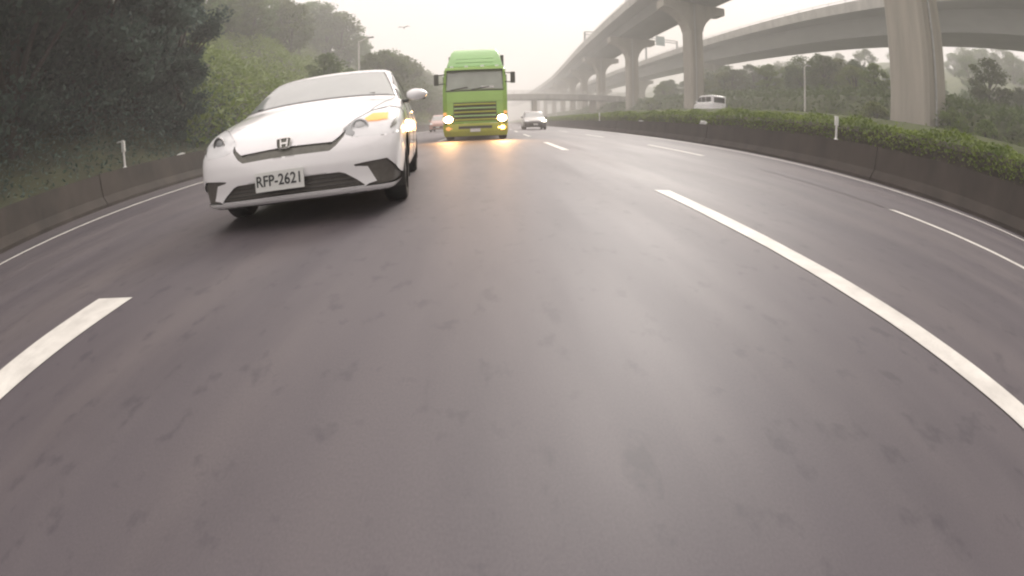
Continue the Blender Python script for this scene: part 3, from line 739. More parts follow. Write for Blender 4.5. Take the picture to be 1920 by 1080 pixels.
# ---- the white hatchback changing lanes
def white_hatchback():
    YAWC = 0.1297
    c, s_ = math.cos(YAWC), math.sin(YAWC)
    ox, oy = -1.4985, 2.9787                     # number plate
    root = empty('hatchback_car', (ox + c * 0.04, oy + s_ * 0.04, 0), YAWC)
    top = [(-0.5, 0.40), (0.0, 0.585), (0.07, 0.645), (0.18, 0.715), (0.40, 0.805), (0.70, 0.885), (0.90, 0.925), (1.0, 0.972), (1.30, 1.12), (1.62, 1.255), (1.85, 1.310), (2.2, 1.335), (2.7, 1.335), (3.3, 1.295), (3.62, 1.245), (3.80, 1.05), (3.92, 0.85), (4.05, 0.8), (4.5, 0.6)]
    front = [(-0.2, 0.25), (0.12, 0.16), (0.185, 0.055), (0.22, 0.012), (0.30, 0.018), (0.42, 0.0), (0.52, 0.012), (0.60, 0.045), (0.70, 0.13), (0.8, 0.26), (3.0, 0.5)]
    width = [(-0.2, 0.70), (0.15, 0.78), (0.25, 0.825), (0.42, 0.845), (0.62, 0.850), (0.80, 0.835), (0.88, 0.80), (1.0, 0.755), (1.25, 0.655), (1.40, 0.58), (3.0, 0.3)]
    rear = [(-0.2, 0.2), (0.2, 0.05), (0.5, 0.0), (0.8, 0.02), (1.3, 0.2), (3, 0.5)]
    h = Hull(top, front, width, rear, 3.99, floor=0.17, taper=0.07, nose_curve=0.21, sweep=0.26, crown=0.025, res=(230, 170, 190), nose_sweep=0.25)
    grille = [(-0.45, 0.655), (-0.41, 0.612), (-0.36, 0.575), (0, 0.585), (0.36, 0.575), (0.41, 0.612), (0.45, 0.655), (0.44, 0.605), (0.385, 0.545), (0.34, 0.515), (0, 0.520), (-0.34, 0.515), (-0.385, 0.545), (-0.44, 0.605)]
    hl = [(0.425, 0.655), (0.455, 0.612), (0.53, 0.588), (0.66, 0.585), (0.77, 0.595), (0.86, 0.62), (0.86, 0.735), (0.82, 0.795), (0.73, 0.815), (0.61, 0.785), (0.50, 0.722)]
    low = [(-0.575, 0.243), (-0.52, 0.290), (-0.44, 0.345), (-0.40, 0.358), (0.40, 0.358), (0.44, 0.345), (0.52, 0.290), (0.575, 0.243)]
    fog = [(0.505, 0.398), (0.57, 0.406), (0.735, 0.418), (0.79, 0.36), (0.835, 0.236), (0.575, 0.236), (0.60, 0.252), (0.655, 0.262), (0.60, 0.375), (0.51, 0.388)]
    mir = lambda q: [(-u, v) for u, v in q]
    cres = [(0.755, 0.625), (0.80, 0.655), (0.812, 0.735), (0.80, 0.755), (0.785, 0.70), (0.765, 0.655)]
    h.snap([grille, low, hl, mir(hl), fog, mir(fog)], 0.0055, 0.62)
    X, Y, Z = h.qc.T; A = np.abs(X); NX, NY, NZ = h.qn.T
    used = np.zeros(len(X), bool)
    def take(mask):
        m = mask & ~used; used[m] = True; return m
    fr = (Y < 0.75) & (NY < 0.35)
    WY = (0.87, 3.40); WR = 0.275
    arch = np.zeros(len(X), bool)
    for wy in WY: arch |= ((Y - wy) ** 2 + (Z - WR) ** 2 < 0.335 ** 2) & (A > 0.42) & (Z < 0.66)
    take(arch)
    # windscreen and black surround
    ye = Y - h.sweep * (A / h.wmax) ** 2.2 * np.clip((Y - 0.1) / 0.85, 0.25, 1)
    t = np.clip((ye - 0.985) / (1.62 - 0.985), 0, 1)
    aedge = 0.735 - 0.150 * t
    up = NZ > 0.25
    ws = take(up & (ye > 0.99) & (ye < 1.615) & (A < aedge - 0.012))
    wst = take(up & (ye > 0.955) & (ye < 1.635) & (A < aedge + 0.006))
    # side glass
    side = np.abs(NX) > 0.5
    beltz = 0.885 + 0.03 * (Y - 1.2)
    sg_f = take(side & in_poly(Y, Z, [(1.12, 0.90), (1.36, 0.90), (1.36, 1.045)]))
    sg_1 = take(side & in_poly(Y, Z, [(1.42, 0.905), (2.22, 0.92), (2.22, 1.265), (1.80, 1.235), (1.42, 1.075)]))
    sg_2 = take(side & in_poly(Y, Z, [(2.30, 0.92), (3.22, 0.96), (3.05, 1.235), (2.30, 1.268)]))
    rg = take((NY > 0.3) & (Z > 0.95) & (Z < 1.20) & (A < 0.55))
    # nose features, seen from the front
    gm = take(fr & in_poly(X, Z, grille))
    frl = (Y < 0.72)
    hlm = take(frl & in_poly(A, Z, hl))
    lm = take(fr & in_poly(X, Z, low))
    fm = take((Y < 0.6) & in_poly(A, Z, fog))
    under = take((Z < 0.198) & (NZ < 0.5))
    lipm = take(fr & (Z < 0.236))
    door1 = take(side & (Y > 1.22) & (Y < 2.26) & (Z > 0.30) & (Z < 0.9) & ~((Y - WY[0]) ** 2 + (Z - WR) ** 2 < 0.36 ** 2))
    door2 = take(side & (Y > 2.26) & (Y < 3.25) & (Z > 0.30) & (Z < 0.92))
    hood = take((NZ > 0.3) & (ye < 0.956) & (A < 0.70) & (Z > 0.585))
    bump = take(fr & (Z < 0.66))
    body = h.part(~used, 'body', M['car_white'], root)
    h.part(bump, 'front_bumper', M['car_white'], root)
    h.part(hood, 'bonnet', M['car_white'], root)
    h.part(lipm, 'bumper_lip', M['car_white'], root, -0.004)
    h.part(under, 'underbody', M['black_plastic'], root)
    h.part(ws, 'windscreen', M['glass'], root); h.part(wst, 'windscreen_seal', M['black_plastic'], root)
    for (m, n_) in ((sg_f, 'quarter_window'), (sg_1, 'side_window'), (sg_2, 'side_window')):
        for sg in (-1, 1): h.part(m & (X * sg > 0), n_, M['side_glass'], root, 0.004)
    h.part(rg, 'rear_window', M['side_glass'], root)
    for m in (door1, door2):
        for sg in (-1, 1): h.part(m & (X * sg > 0), 'door', M['car_white'], root)
    gr = h.part(gm, 'grille', M['grille_grey'], root, 0.012)
    lg = h.part(lm, 'lower_grille', M['intake'], root, 0.022)
    for sg in (-1, 1): h.part(fm & (X * sg > 0), 'fog_lamp_pocket', M['intake'], root, 0.016)
    bars = MB()
    def yat(x, z): # front surface depth
        k = np.argmin((X - x) ** 2 + (Z - z) ** 2 + 10 * (Y > 0.75)); return float(Y[k])
    for z in (0.272, 0.302, 0.332):
        xs = np.linspace(-0.50, 0.50, 15)
        for a, b in zip(xs[:-1], xs[1:]): bars.tube((a, yat(a, z) + 0.008, z), (b, yat(b, z) + 0.008, z), 0.004, n=5, cap=False)
    o = bars.build('mesh_bars', M['black_plastic'], lg); o['kind'] = 'stuff'
    # headlamps
    for sg in (-1, 1):
        hm = hlm & (X * sg > 0)
        lamp = h.part(hm, 'headlight', M['lamp_clear'], root, 0.004)
        # projector bowl
        px, pz = (0.545, 0.665) if sg > 0 else (-0.62, 0.690)
        py = yat(px, pz)
        b = MB(); rings = []
        for rr, dy in ((0.058, -0.010), (0.050, -0.016), (0.042, 0.006), (0.0005, 0.022)):
            rings.append([(px + rr * math.cos(t) * 1.1, py + dy + 0.35 * sg * rr * math.cos(t), pz + rr * math.sin(t)) for t in np.linspace(0, 2 * math.pi, 24, endpoint=False)])
        b.loft(rings, caps=False); b.build('projector', M['chrome'] if sg < 0 else M['lamp_clear'], lamp, smooth=True)
        lens = MB(); rings = []
        for i in range(5):
            a = i / 4 * math.pi / 2
            rings.append([(px + 0.040 * math.cos(a) * math.cos(t), py + 0.004 - 0.018 * math.sin(a) + 0.35 * sg * 0.04 * math.cos(t) * math.cos(a), pz + 0.040 * math.cos(a) * math.sin(t)) for t in np.linspace(0, 2 * math.pi, 20, endpoint=False)])
        lens.loft(rings, caps=False); lens.build('lens', M['lens_grey'] if sg < 0 else M['lamp_clear'], lamp, smooth=True)
        # dark crescent at the outer end
        cm = hm & in_poly(A, Z, [(0.755, 0.625), (0.80, 0.655), (0.812, 0.735), (0.80, 0.755), (0.785, 0.70), (0.765, 0.655)])
        h.part(cm, 'lamp_bezel', M['grille_grey'], lamp, -0.003)
        im = hm & in_poly(A, Z, [(0.425, 0.655), (0.455, 0.612), (0.505, 0.600), (0.515, 0.625), (0.475, 0.66), (0.50, 0.705)])
        h.part(im, 'inner_bezel', M['lens_grey'] if sg > 0 else M['lamp_clear'], lamp, -0.002)
        dm = hm & in_poly(A, Z, [(0.57, 0.715), (0.62, 0.752), (0.735, 0.752), (0.74, 0.70), (0.60, 0.695)])
        si = h.part(dm, 'turn_signal', M['signal'] if sg > 0 else M['lamp_clear'], lamp, -0.004)
        if si and sg > 0: si['label'] = 'lit amber turn signal'
    # badge on the nose: rounded frame with an H
    bz = 0.612; by = yat(0.0, bz) - 0.022
    bd = empty('badge', (0, by, bz)); bd.parent = root; bd.rotation_euler = (-0.35, 0, 0)
    frm = MB(); n = 36
    def ringp(sx, sz, y):
        out = []
        for i in range(n):
            a = 2 * math.pi * i / n; cx, cz = math.cos(a), math.sin(a)
            e = 0.38; x = sx * math.copysign(abs(cx) ** e, cx); z = sz * math.copysign(abs(cz) ** e, cz)
            out.append((x * (1 + 0.10 * z / sz), y, z))
        return out
    frm.loft([ringp(0.055, 0.043, 0.006), ringp(0.055, 0.043, -0.004), ringp(0.048, 0.036, -0.007), ringp(0.045, 0.033, -0.002), ringp(0.045, 0.033, 0.006)], caps=False)
    frm.build('badge_ring', M['chrome'], bd, smooth=True)
    MB().loft([ringp(0.0455, 0.0335, 0.005), ringp(0.0455, 0.0335, 0.003)]).build('badge_field', M['grille_grey'], bd)
    hh = MB()
    for sg in (-1, 1): hh.prism([(sg * 0.034, 0.031), (sg * 0.022, 0.031), (sg * 0.016, -0.031), (sg * 0.027, -0.031)], 'y', -0.007, 0.003)
    hh.box(-0.0192, 0.0192, -0.0065, 0.003, -0.008, 0.006)
    hh.build('badge_letter', M['chrome'], bd)
    # number plate
    pl = empty('number_plate', (-0.035, -0.030, 0.360)); pl.parent = root; pl.rotation_euler = (-0.06, 0, 0)
    MB().box(-0.19, 0.19, -0.004, 0.006, -0.070, 0.070).build('plate_panel', M['plate'], pl, bevel=0.004)
    tm = text_mesh('RFP-2621', 0.108, 'plate_lettering')
    to = obj('plate_lettering', tm, M['ink'], pl); to.rotation_euler = (math.pi / 2, 0, 0); to.location = (0, -0.0065, 0.002); to.scale = (0.86, 1.0, 1)
    bk = MB().box(-0.12, 0.12, 0.004, 0.05, -0.05, 0.05).build('plate_bracket', M['black_plastic'], pl)
    # mirrors
    for sg in (-1, 1):
        mr = MB(); rings = []
        for i in range(9):
            t = i / 8; r = math.sin(math.pi * min(0.98, t * 0.93 + 0.06)) ** 0.55
            cx = sg * (0.84 + 0.19 * t) if sg > 0 else -(0.79 + 0.17 * t)
            rings.append([(cx, 1.20 + 0.075 * r * math.cos(a) + 0.03 * t, (0.935 if sg > 0 else 0.825) + (0.062 - 0.010 * t) * r * math.sin(a)) for a in np.linspace(0, 2 * math.pi, 18, endpoint=False)])
        mr.loft(rings); mo = mr.build('wing_mirror', M['car_white'], root, smooth=True)
        MB().box(min(sg * 0.74, sg * 0.86), max(sg * 0.74, sg * 0.86), 1.17, 1.24, 0.862 if sg > 0 else 0.77, 0.892 if sg > 0 else 0.80).build('mirror_arm', M['black_plastic'], mo, bevel=0.01)
        gx = sorted((sg * 0.862, sg * 1.008)); MB().box(gx[0], gx[1], 1.285, 1.292, 0.89 if sg > 0 else 0.785, 0.98 if sg > 0 else 0.862).build('mirror_glass', M['side_glass'], mo, bevel=0.003)
    # wipers
    for (x0, x1) in ((0.55, 0.02), (-0.05, -0.60)):
        MB().tube((x0, 1.06 + 0.2 * x0 * x0, 0.975), (x1, 1.02 + 0.25 * x1 * x1, 0.962), 0.008, n=6).build('wiper', M['black_plastic'], root)
    # shut lines lying in the paint
    def top_z(x, y):
        lo_, hi_ = 0.5, 1.6
        for _ in range(24):
            m_ = (lo_ + hi_) / 2
            if h.field(np.array([[x, y, m_]]))[0] < 0: lo_ = m_
            else: hi_ = m_
        return lo_
    def side_x(y, z):
        lo_, hi_ = 0.2, 1.2
        for _ in range(24):
            m_ = (lo_ + hi_) / 2
            if h.field(np.array([[m_, y, z]]))[0] < 0: lo_ = m_
            else: hi_ = m_
        return lo_
    def seam(pts, r_=0.0035):
        m_ = MB()
        for a_, b_ in zip(pts[:-1], pts[1:]): m_.tube(a_, b_, r_, n=5, cap=False)
        m_.build('shut_line', M['seam'], root)
    for sg in (-1, 1):
        seam([(sg * x, y, top_z(x, y)) for x, y in zip(np.linspace(0.60, 0.735, 14), np.linspace(0.42, 1.12, 14))])
        for yl, z0, z1 in ((1.24, 0.36, 0.90), (2.26, 0.30, 0.90), (3.22, 0.62, 0.93)):
            seam([(sg * side_x(yl, z), yl, z) for z in np.linspace(z0, z1, 12)])
        seam([(sg * side_x(y, 0.30), y, 0.30) for y in np.linspace(1.26, 3.0, 12)])
    # wheels and wells
    for wy in WY:
        for sg in (-1, 1):
            wheel(root, sg * 0.735, wy, WR, 0.185, sg)
            w = MB(); rings = []
            for x in (sg * 0.835, sg * 0.40):
                rings.append([(x, wy + 0.337 * math.cos(t), WR + 0.337 * math.sin(t)) for t in np.linspace(-0.35, math.pi + 0.35, 18)])
            w.loft(rings, closed=False, caps=False)
            w.add([(sg * 0.40, wy - 0.33, 0.18), (sg * 0.40, wy + 0.33, 0.18), (sg * 0.40, wy + 0.33, 0.62), (sg * 0.40, wy - 0.33, 0.62)], [(0, 1, 2, 3)])
            w.build('wheel_arch', M['black_plastic'], root, smooth=True)
    for sg in (-1, 1):
        MB().tube((sg * 0.835, 1.95, 0.80), (sg * 0.835, 2.12, 0.80), 0.012, n=8).build('door_handle', M['car_white'], root)
    tag(root, 'white hatchback straddling the left lane line with an amber turn signal lit', 'car')
    return root
white_hatchback()

# ---- plainer cars further back
def simple_car(name, label, x, y, rz, paint, length, height, halfw, lit=None, plate=True, grille_h=(0.35, 0.55), van=False, res=(64, 72, 50)):
    root = empty(name, (x, y, 0), rz)
    H = height
    if van:
        top = [(-0.5, 0.3), (0, 0.50 * H), (0.25, 0.58 * H), (0.75, 0.62 * H), (1.15, 0.86 * H), (1.5, 0.97 * H), (2.0, H), (length - 0.4, H), (length - 0.05, 0.96 * H), (length + 0.5, 0.6 * H)]
    else:
        top = [(-0.5, 0.3), (0, 0.46 * H), (0.12, 0.53 * H), (0.7, 0.60 * H), (1.05, 0.64 * H), (1.75, 0.94 * H), (2.2, H), (length - 1.3, 0.99 * H), (length - 0.6, 0.88 * H), (length - 0.1, 0.62 * H), (length + 0.5, 0.5 * H)]
    front = [(-0.2, 0.2), (0.18, 0.08), (0.3, 0.0), (0.45 * H, 0.0), (0.55 * H, 0.1), (3, 0.8)]
    tum = 0.94 if van else 0.78
    width = [(-0.2, halfw * .9), (0.25, halfw * .97), (0.45, halfw), (0.58 * H, halfw * .98), (0.66 * H, halfw * .93), (0.95 * H, halfw * tum), (3, halfw * tum * 0.8)]
    rear = [(-0.2, 0.2), (0.2, 0.05), (0.5, 0), (3, 0.1 if van else 0.4)]
    h = Hull(top, front, width, rear, length, floor=0.22, taper=0.10, nose_curve=0.2, sweep=0.2, res=res)
    X, Y, Z = h.qc.T; A = np.abs(X); NX, NY, NZ = h.qn.T; used = np.zeros(len(X), bool)
    def take(mask):
        m = mask & ~used; used[m] = True; return m
    fr = (Y < 0.7) & (NY < 0.4)
    r = 0.31; WY = (0.85, length - 0.8)
    arch = np.zeros(len(X), bool)
    for wy in WY: arch |= ((Y - wy) ** 2 + (Z - r) ** 2 < (r + 0.05) ** 2) & (A > halfw * 0.5) & (Z < 0.7)
    take(arch)
    ye = Y - h.sweep * (A / h.wmax) ** 2.2
    y0, y1 = (0.80, 1.38) if van else (1.12, 1.72)
    ws = take((NZ > 0.15) & (ye > y0) & (ye < y1) & (NY < 0) & (A < halfw * (0.84 - 0.12 * np.clip((ye - y0) / (y1 - y0), 0, 1))))
    side = np.abs(NX) > 0.5
    wins = []
    zb, zt = 0.665 * H, 0.90 * H
    if van: cuts = [(1.15, 2.05), (2.15, 3.05), (3.15, length - 0.35)]
    else: cuts = [(1.55, 2.25), (2.33, length - 1.15)]
    for a, b in cuts: wins.append(take(side & (Y > a) & (Y < b) & (Z > zb) & (Z < np.minimum(zt, zt - 0.25 * np.clip(1.75 - Y, 0, 1))) ))
    rw = take((NY > 0.4) & (Z > 0.64 * H) & (Z < 0.9 * H) & (A < halfw * 0.68))
    hlm = take((Y < 0.6) & in_poly(A, Z, [(halfw * 0.52, 0.47 * H), (halfw * 0.6, 0.42 * H), (halfw * 1.02, 0.44 * H), (halfw * 1.02, 0.52 * H), (halfw * 0.75, 0.52 * H)]))
    gm = take(fr & (A < halfw * 0.55) & (Z > grille_h[0]) & (Z < grille_h[1] * 1.0))
    lm = take(fr & (A < halfw * 0.72) & (Z > 0.235) & (Z < grille_h[0] - 0.05))
    tl = take((Y > length - 0.5) & (A > halfw * 0.66) & (Z > 0.42 * H) & (Z < 0.60 * H))
    under = take(Z < 0.245)
    hood = take((NZ > 0.4) & (ye < y0) & (Z > 0.4 * H))
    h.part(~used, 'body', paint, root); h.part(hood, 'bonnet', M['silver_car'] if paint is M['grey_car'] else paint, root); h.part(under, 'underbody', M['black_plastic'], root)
    h.part(ws, 'windscreen', M['glass'], root); h.part(rw, 'rear_window', M['side_glass'], root)
    for w in wins:
        for sg in (-1, 1): h.part(w & (X * sg > 0), 'side_window', M['side_glass'], root, 0.004)
    for sg in (-1, 1):
        h.part(hlm & (X * sg > 0), 'headlight', lit if (lit and sg > 0) else M['lamp_clear'], root, 0.002)
        h.part(tl & (X * sg > 0), 'tail_light', M['lamp_clear'] if van else M['tail'], root, 0.002)
        mo = MB().loft([[(sg * (halfw * 0.97 + 0.2 * t), (1.45 if not van else 1.1) + 0.07 * rr * math.cos(a), 0.67 * H + 0.075 * rr * math.sin(a)) for a in np.linspace(0, 2 * math.pi, 12, endpoint=False)] for t, rr in ((0, 0.5), (0.2, 0.95), (0.8, 1.0), (1, 0.5))]).build('wing_mirror', paint, root, smooth=True)
    h.part(gm, 'grille', M['black_plastic'], root, 0.015); h.part(lm, 'lower_grille', M['black_plastic'], root, 0.015)
    if plate: MB().box(-0.19, 0.19, -0.03, -0.018, 0.40, 0.53).build('number_plate', M['plate'], root, bevel=0.004)
    for wy in WY:
        for sg in (-1, 1): wheel(root, sg * (halfw - 0.11), wy, r, 0.2, sg)
        for sg in (-1, 1):
            w = MB().loft([[(xx, wy + (r + 0.052) * math.cos(t), r + (r + 0.052) * math.sin(t)) for t in np.linspace(-0.3, math.pi + 0.3, 14)] for xx in (sg * (halfw - 0.02), sg * halfw * 0.48)], closed=False, caps=False)
            w.build('wheel_arch', M['black_plastic'], root, smooth=True)
    tag(root, label, 'van' if van else 'car')
    return root
M['glow_tinted_car'] = mat('lamp_glow_car_paint', (0.52, 0.30, 0.25), 0.3, coat=0.8, var=0.03, vscale=2)  # reddish cast of the truck lamps' glow put into the body colour
M['tail'] = mat('tail_lamp', (0.22, 0.02, 0.02), 0.25, var=0.05, vscale=10)
simple_car('hatchback_car', 'small dark grey car with pale bonnet in the lane right of the truck', 3.55, 38.5, 0.0, M['grey_car'], 4.3, 1.62, 0.96, lit=M['headlamp_white'])
simple_car('saloon_car', 'pale car with truck lamp glow put into its paint, half hidden behind the left side of the green truck', -5.4, 46.0, 0.0, M['glow_tinted_car'], 4.5, 1.75, 0.92)
van = simple_car('van', 'white van on the opposite road showing above the clipped hedge', 21.7, 45.6, math.pi, M['car_white'], 4.6, 2.15, 0.90, van=True, plate=False)
van.location.z = 2.064

# ---- lime green lorry
def lorry():
    root = empty('lorry', (-0.64, 17.5, 0))
    W = 1.21
    G, Dk = M['truck_green'], M['truck_dark']
    def rect_ring(w, y0, y1, z, c=0.16):
        return [(-w + c, y0, z), (w - c, y0, z), (w, y0 + c, z), (w, y1, z), (-w, y1, z), (-w, y0 + c, z)]
    cab = MB().loft([rect_ring(W, 0.0, 2.0, 0.62), rect_ring(W, -0.02, 2.0, 1.35), rect_ring(W, 0.03, 2.0, 1.86), rect_ring(W - 0.05, 0.25, 2.0, 2.64, 0.14), rect_ring(W - 0.12, 0.42, 1.96, 2.76, 0.12)])
    cab.build('cab', G, root, smooth=True)
    # windscreen on the sloped front
    def yf(z): return float(np.interp(z, [0.62, 1.35, 1.86, 2.64], [0.0, -0.02, 0.03, 0.25]))
    def panel(name, m, x0, x1, z0, z1, d=0.012, thick=0.02, parent=root, bev=0.0, inx=0.0):
        p = MB().add([(x0, yf(z0) - d, z0), (x1, yf(z0) - d, z0), (x1 - inx, yf(z1) - d, z1), (x0 + inx, yf(z1) - d, z1),
                      (x0, yf(z0) - d + thick, z0), (x1, yf(z0) - d + thick, z0), (x1 - inx, yf(z1) - d + thick, z1), (x0 + inx, yf(z1) - d + thick, z1)],
                     [(0, 1, 2, 3), (7, 6, 5, 4), (0, 4, 5, 1), (1, 5, 6, 2), (2, 6, 7, 3), (3, 7, 4, 0)])
        return p.build(name, m, parent, bevel=bev)
    panel('windscreen_seal', Dk, -1.08, 1.08, 1.80, 2.62, 0.008, inx=0.03)
    ws = panel('windscreen', M['truck_glass'], -1.04, 1.04, 1.86, 2.585, 0.016, 0.012, inx=0.03)
    for x0, x1 in ((-0.9, -0.25), (-0.1, 0.55)):
        MB().tube((x0, yf(1.86) - 0.035, 1.85), (x1, yf(1.95) - 0.04, 1.95), 0.016, n=6).build('wiper', Dk, root)
    MB().box(0.25, 0.72, yf(1.9) - 0.030, yf(1.9) - 0.022, 1.90, 1.97).build('dashboard_card', M['plate'], root)
    # visor and roof deflector
    MB().prism([(0.06, 2.60), (0.10, 2.70), (0.45, 2.76), (0.45, 2.66)], 'x', -1.10, 1.10).build('sun_visor', G, root, bevel=0.01)
    df = MB().loft([[(-1.08, 0.45, 2.77), (1.08, 0.45, 2.77), (1.08, 1.9, 2.77), (-1.08, 1.9, 2.77)],
                    [(-1.00, 0.62, 3.05), (1.00, 0.62, 3.05), (1.05, 1.9, 3.05), (-1.05, 1.9, 3.05)],
                    [(-0.92, 0.90, 3.38), (0.92, 0.90, 3.38), (1.00, 1.9, 3.44), (-1.00, 1.9, 3.44)],
                    [(-0.82, 1.15, 3.52), (0.82, 1.15, 3.52), (0.9, 1.85, 3.58), (-0.9, 1.85, 3.58)]])
    df.build('roof_deflector', M['truck_mint'], root, smooth=True, bevel=0.05)
    for z in (2.93, 3.08, 3.22):
        y = float(np.interp(z, [2.77, 3.05, 3.34], [0.45, 0.62, 0.95]))
        MB().box(-0.72, 0.72, y - 0.02, y + 0.05, z - 0.012, z + 0.012).build('deflector_rib', M['lime_pale'], root)
    for x in (-0.85, -0.3, 0.3, 0.85): MB().box(x - 0.07, x + 0.07, 0.16, 0.30, 2.70, 2.77).build('marker_lamp', M['lamp_clear'], root, bevel=0.015)
    # cargo body behind
    MB().box(-1.14, 1.16, 2.15, 9.0, 0.95, 3.42).build('cargo_body', Dk, root, bevel=0.03)
    MB().box(-0.5, 0.5, 1.2, 9.0, 0.62, 0.92).build('chassis', Dk, root)
    # front panel, grille slats
    panel('front_panel', G, -1.02, 1.02, 1.42, 1.75, 0.014, bev=0.006)
    panel('grille_recess', Dk, -0.80, 0.80, 0.70, 1.38, 0.006)
    for i, z in enumerate((0.72, 0.86, 1.00, 1.14, 1.28)):
        MB().prism([(yf(z) - 0.055, z), (yf(z) - 0.065, z + 0.035), (yf(z) - 0.01, z + 0.060), (yf(z) - 0.004, z)], 'x', -0.78, 0.78).build('grille_slat', M['lime_pale'] if i in (1, 3) else M['truck_flare_lime'], root)
    # bumper
    MB().loft([[(-1.18, 0.12, 0.15), (-0.9, -0.04, 0.15), (0.9, -0.04, 0.15), (1.18, 0.12, 0.15), (1.18, 0.6, 0.15), (-1.18, 0.6, 0.15)],
               [(-1.22, 0.06, 0.34), (-0.92, -0.12, 0.34), (0.92, -0.12, 0.34), (1.22, 0.06, 0.34), (1.22, 0.6, 0.34), (-1.22, 0.6, 0.34)],
               [(-1.22, 0.06, 0.61), (-0.92, -0.12, 0.61), (0.92, -0.12, 0.61), (1.22, 0.06, 0.61), (1.22, 0.6, 0.61), (-1.22, 0.6, 0.61)]]).build('bumper', M['truck_flare_lime'], root, bevel=0.02)
    MB().box(-0.62, 0.62, -0.135, -0.118, 0.42, 0.52).build('bumper_slot', Dk, root)
    MB().box(-0.19, 0.19, -0.142, -0.128, 0.30, 0.42).build('number_plate', M['plate'], root)
    for sg in (-1, 1):
        b = MB().box(sg * 1.0 - 0.19, sg * 1.0 + 0.19, -0.075, 0.1, 0.64, 0.92).build('headlight', M['truck_dark'], root, bevel=0.03)
        ring = MB()
        ring.loft([[(sg * 1.0 + 0.17 * k * math.cos(t), -0.08 - 0.02 * (1 - k), 0.78 + 0.125 * k * math.sin(t)) for t in np.linspace(0, 2 * math.pi, 20, endpoint=False)] for k in (1.0, 0.8, 0.4, 0.02)], caps=False)
        ring.build('lit_lens', M['headlamp'], b, smooth=True)
        MB().box(sg * 1.13 - 0.06, sg * 1.13 + 0.06, -0.005, 0.1, 0.94, 1.04).build('corner_lamp', M['signal'], root, bevel=0.01)
        fl = MB().loft([[(sg * 0.98 + 0.13 * k * math.cos(t), -0.085 - 0.03 * (1 - k) + 0.3 * k * 0.13 * sg * math.cos(t), 0.44 + 0.075 * k * math.sin(t)) for t in np.linspace(0, 2 * math.pi, 18, endpoint=False)] for k in (1.0, 0.8, 0.4, 0.02)], caps=False)
        fl.build('fog_lamp', M['lit_fog'] if sg > 0 else M['signal'], root, smooth=True)
        # door glass, mirrors
        MB().box(sg * 1.2 - 0.02, sg * 1.2 + 0.02, 0.5, 1.35, 1.75, 2.42).build('side_window', M['truck_glass'], root)
        mo = MB().box(sg * 1.43 - 0.09, sg * 1.43 + 0.09, 0.02, 0.10, 2.06, 2.48).build('wing_mirror', Dk, root, bevel=0.03)
        for z in (2.10, 2.44): MB().tube((sg * 1.12, 0.22, z + 0.03), (sg * 1.40, 0.08, z), 0.02, n=6).build('mirror_arm', Dk, mo)
        for wy in (0.95, 5.6, 6.9): wheel(root, sg * 1.03, wy, 0.48, 0.30, sg)
        MB().box(sg * 1.18 - 0.03, sg * 1.18 + 0.03, 0.55, 1.4, 0.3, 0.62).build('step', Dk, root)
    root.scale = (1, 1, 1.055)
    tag(root, 'lime green lorry with roof deflector and lit headlights driving behind us', 'truck')
    return root
lorry()
for sg in (-1, 1):            # the lorry's own headlights
    ld = bpy.data.lights.new('lorry_headlight', 'SPOT'); ld.energy = 140; ld.color = (1.0, 0.50, 0.18); ld.spot_size = math.radians(150); ld.spot_blend = 1.0; ld.shadow_soft_size = 0.3
    lo = bpy.data.objects.new('lorry_headlight', ld); C.objects.link(lo); lo.location = (-0.64 + sg * 1.0, 17.3, 0.77)
    lo.rotation_euler = (math.radians(78), 0, math.pi)

# ------------------------------------------------------------------ roadside furniture
def delineator(x, y, z, label, arm=False, h=0.72):
    root = empty('delineator_post', (x, y, z))
    MB().loft([[(s * math.cos(t), s * math.sin(t), zz) for t in np.linspace(0, 2 * math.pi, 12, endpoint=False)] for zz, s in ((0, 0.065), (0.03, 0.06), (0.05, 0.034), (h * 0.62, 0.032))]).build('post', M['white_plastic'], root, smooth=True)
    MB().box(-0.065, 0.065, -0.03, 0.03, h * 0.60, h).build('reflector_panel', M['reflector'], root, bevel=0.012)
    if arm: MB().box(-0.26, 0.02, -0.02, 0.02, h - 0.005, h + 0.03).build('arm', M['white_plastic'], root, bevel=0.006)
    tag(root, label, 'post', 'delineator posts on the barriers')
    return root
delineator(-9.62, 9.15, 0.84, 'white delineator post with side arm on the left barrier', True)
delineator(9.05, 9.8, 0.84, 'white delineator post on the right barrier in front of the hedge', False, 0.66)
delineator(9.05, 39.0, 0.84, 'small distant white delineator post on the right barrier near the dark car', False, 0.7)

def lamp_post(x, y, z, h, label, arm=1.2, side=-1):
    root = empty('lamp_post', (x, y, z))
    MB().tube((0, 0, -0.3), (0, 0, h), 0.11, 0.06, n=10).build('pole', M['palepole'], root, smooth=True)
    MB().tube((0, 0, h - 0.06), (side * arm, 0, h + 0.18), 0.045, 0.035, n=8).build('arm', M['palepole'], root)
    MB().box(min(side * arm, side * (arm + 0.5)), max(side * arm, side * (arm + 0.5)), -0.1, 0.1, h + 0.13, h + 0.24).build('lamp_head', M['steel'], root, bevel=0.03)
    tag(root, label, 'lamp post')
lamp_post(-10.0, 34.6, 0.6, 7.3, 'thin pale lamp post rising behind the white hatchback roof', 0.7, 1)
lamp_post(25.9, 32.4, 2.2, 5.1, 'pale lamp post standing beyond the hedge under the far viaduct', 0.25, 1)
lamp_post(22.6, 165, 1.0, 17.5, 'far thin lamp post left of the curving viaduct', 0.8, -1)

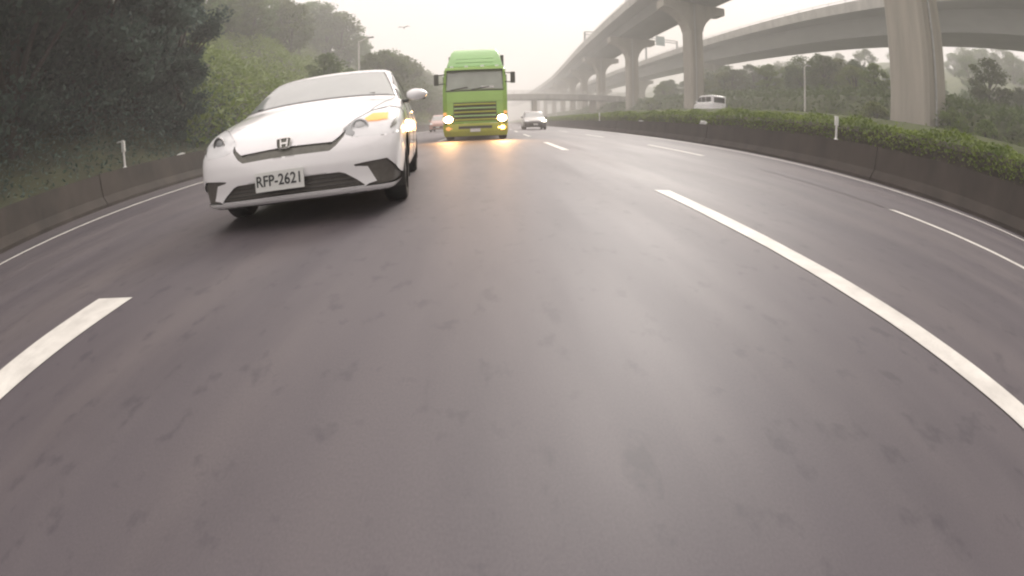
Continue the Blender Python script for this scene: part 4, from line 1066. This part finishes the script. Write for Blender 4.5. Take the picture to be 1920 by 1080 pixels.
def crumple(name, label, x, y, z, sx, sy, sz, seed, cat):
    bm = bmesh.new(); bmesh.ops.create_icosphere(bm, subdivisions=3, radius=1)
    rng = random.Random(seed)
    for v in bm.verts:
        k = 0.65 + 0.5 * abs(math.sin(v.co.x * 5 + seed) * math.cos(v.co.y * 6 - seed) + 0.4 * math.sin(v.co.z * 9)) + rng.uniform(-0.12, 0.12)
        v.co = Vector((v.co.x * k * sx, v.co.y * k * sy, max(-0.25, v.co.z * k) * sz))
    me = bpy.data.meshes.new(name); bm.to_mesh(me); bm.free()
    o = obj(name, me, M['bag'], None, (x, y, z)); tag(o, label, cat); return o
crumple('plastic_bag', 'crumpled white plastic bag caught on the right barrier below the van', 9.02, 18.6, 0.90, 0.10, 0.32, 0.13, 3, 'litter')
crumple('paper_scrap', 'pale flattened scrap lying on the left barrier behind the delineator post', -9.62, 11.9, 0.86, 0.06, 0.22, 0.045, 5, 'litter')
crumple('paper_scrap', 'small pale scrap on the far right barrier left of the van', 9.02, 27.5, 0.87, 0.06, 0.4, 0.05, 8, 'litter')
# worn white stencil marks on the right barrier
st = empty('stencil_mark', (8.905, 11.0, 0.60)); st.rotation_euler = (0, 0.14, 0)
for i, (dy, dz, w, hgt, sk) in enumerate([(-0.34, 0, 0.12, 0.12, 0.0), (-0.18, -0.005, 0.12, 0.11, 0.0), (0.02, 0, 0.07, 0.12, 0.07), (0.14, -0.02, 0.14, 0.05, 0.03), (0.30, -0.03, 0.12, 0.04, 0.0)]):
    MB().add([(-0.006, dy, dz - hgt / 2), (-0.006, dy + w, dz - hgt / 2), (-0.006, dy + w + sk, dz + hgt / 2), (-0.006, dy + sk, dz + hgt / 2)], [(0, 1, 2, 3)]).build('paint_stroke', M['reflector'], st)
tag(st, 'worn white painted marks on the right barrier beside the delineator post', 'marking')

# a bird high over the road
bd = MB()
bd.loft([[(0.02 * k * math.cos(t), y, 0.02 * k * math.sin(t)) for t in np.linspace(0, 2 * math.pi, 8, endpoint=False)] for y, k in ((-0.16, 0.1), (-0.08, 1.6), (0.05, 2.0), (0.14, 1.0), (0.24, 0.6))])
bird = bd.build('bird', M['bird'], None, smooth=True, loc=(-5.6, 30, 7.5)); tag(bird, 'small dark bird gliding in the pale sky left of the truck', 'bird')
for sg in (-1, 1):
    MB().add([(0, -0.07, 0.02), (sg * 0.22, -0.10, 0.09), (sg * 0.46, 0.02, 0.05), (sg * 0.22, 0.06, 0.08), (0, 0.08, 0.02), (sg * 0.2, -0.02, 0.075)], [(0, 1, 5), (1, 2, 5), (2, 3, 5), (3, 4, 5), (4, 0, 5)]).build('wing', M['bird'], bird)

# ------------------------------------------------------------------ haze
hz = MB().box(-260, 260, -120, 900, -1.2, 62).build('haze', None)
tag(hz, 'thin pale haze in the evening air', 'haze', kind='stuff')
hm = bpy.data.materials.new('haze'); hm.use_nodes = True
hn = hm.node_tree.nodes; hn.clear()
pv = hn.new('ShaderNodeVolumePrincipled'); pv.inputs['Color'].default_value = (0.97, 0.97, 0.95, 1); pv.inputs['Density'].default_value = HAZE_DENSITY; pv.inputs['Anisotropy'].default_value = 0.08
ho = hn.new('ShaderNodeOutputMaterial'); hm.node_tree.links.new(pv.outputs[0], ho.inputs['Volume'])
hz.data.materials.append(hm)
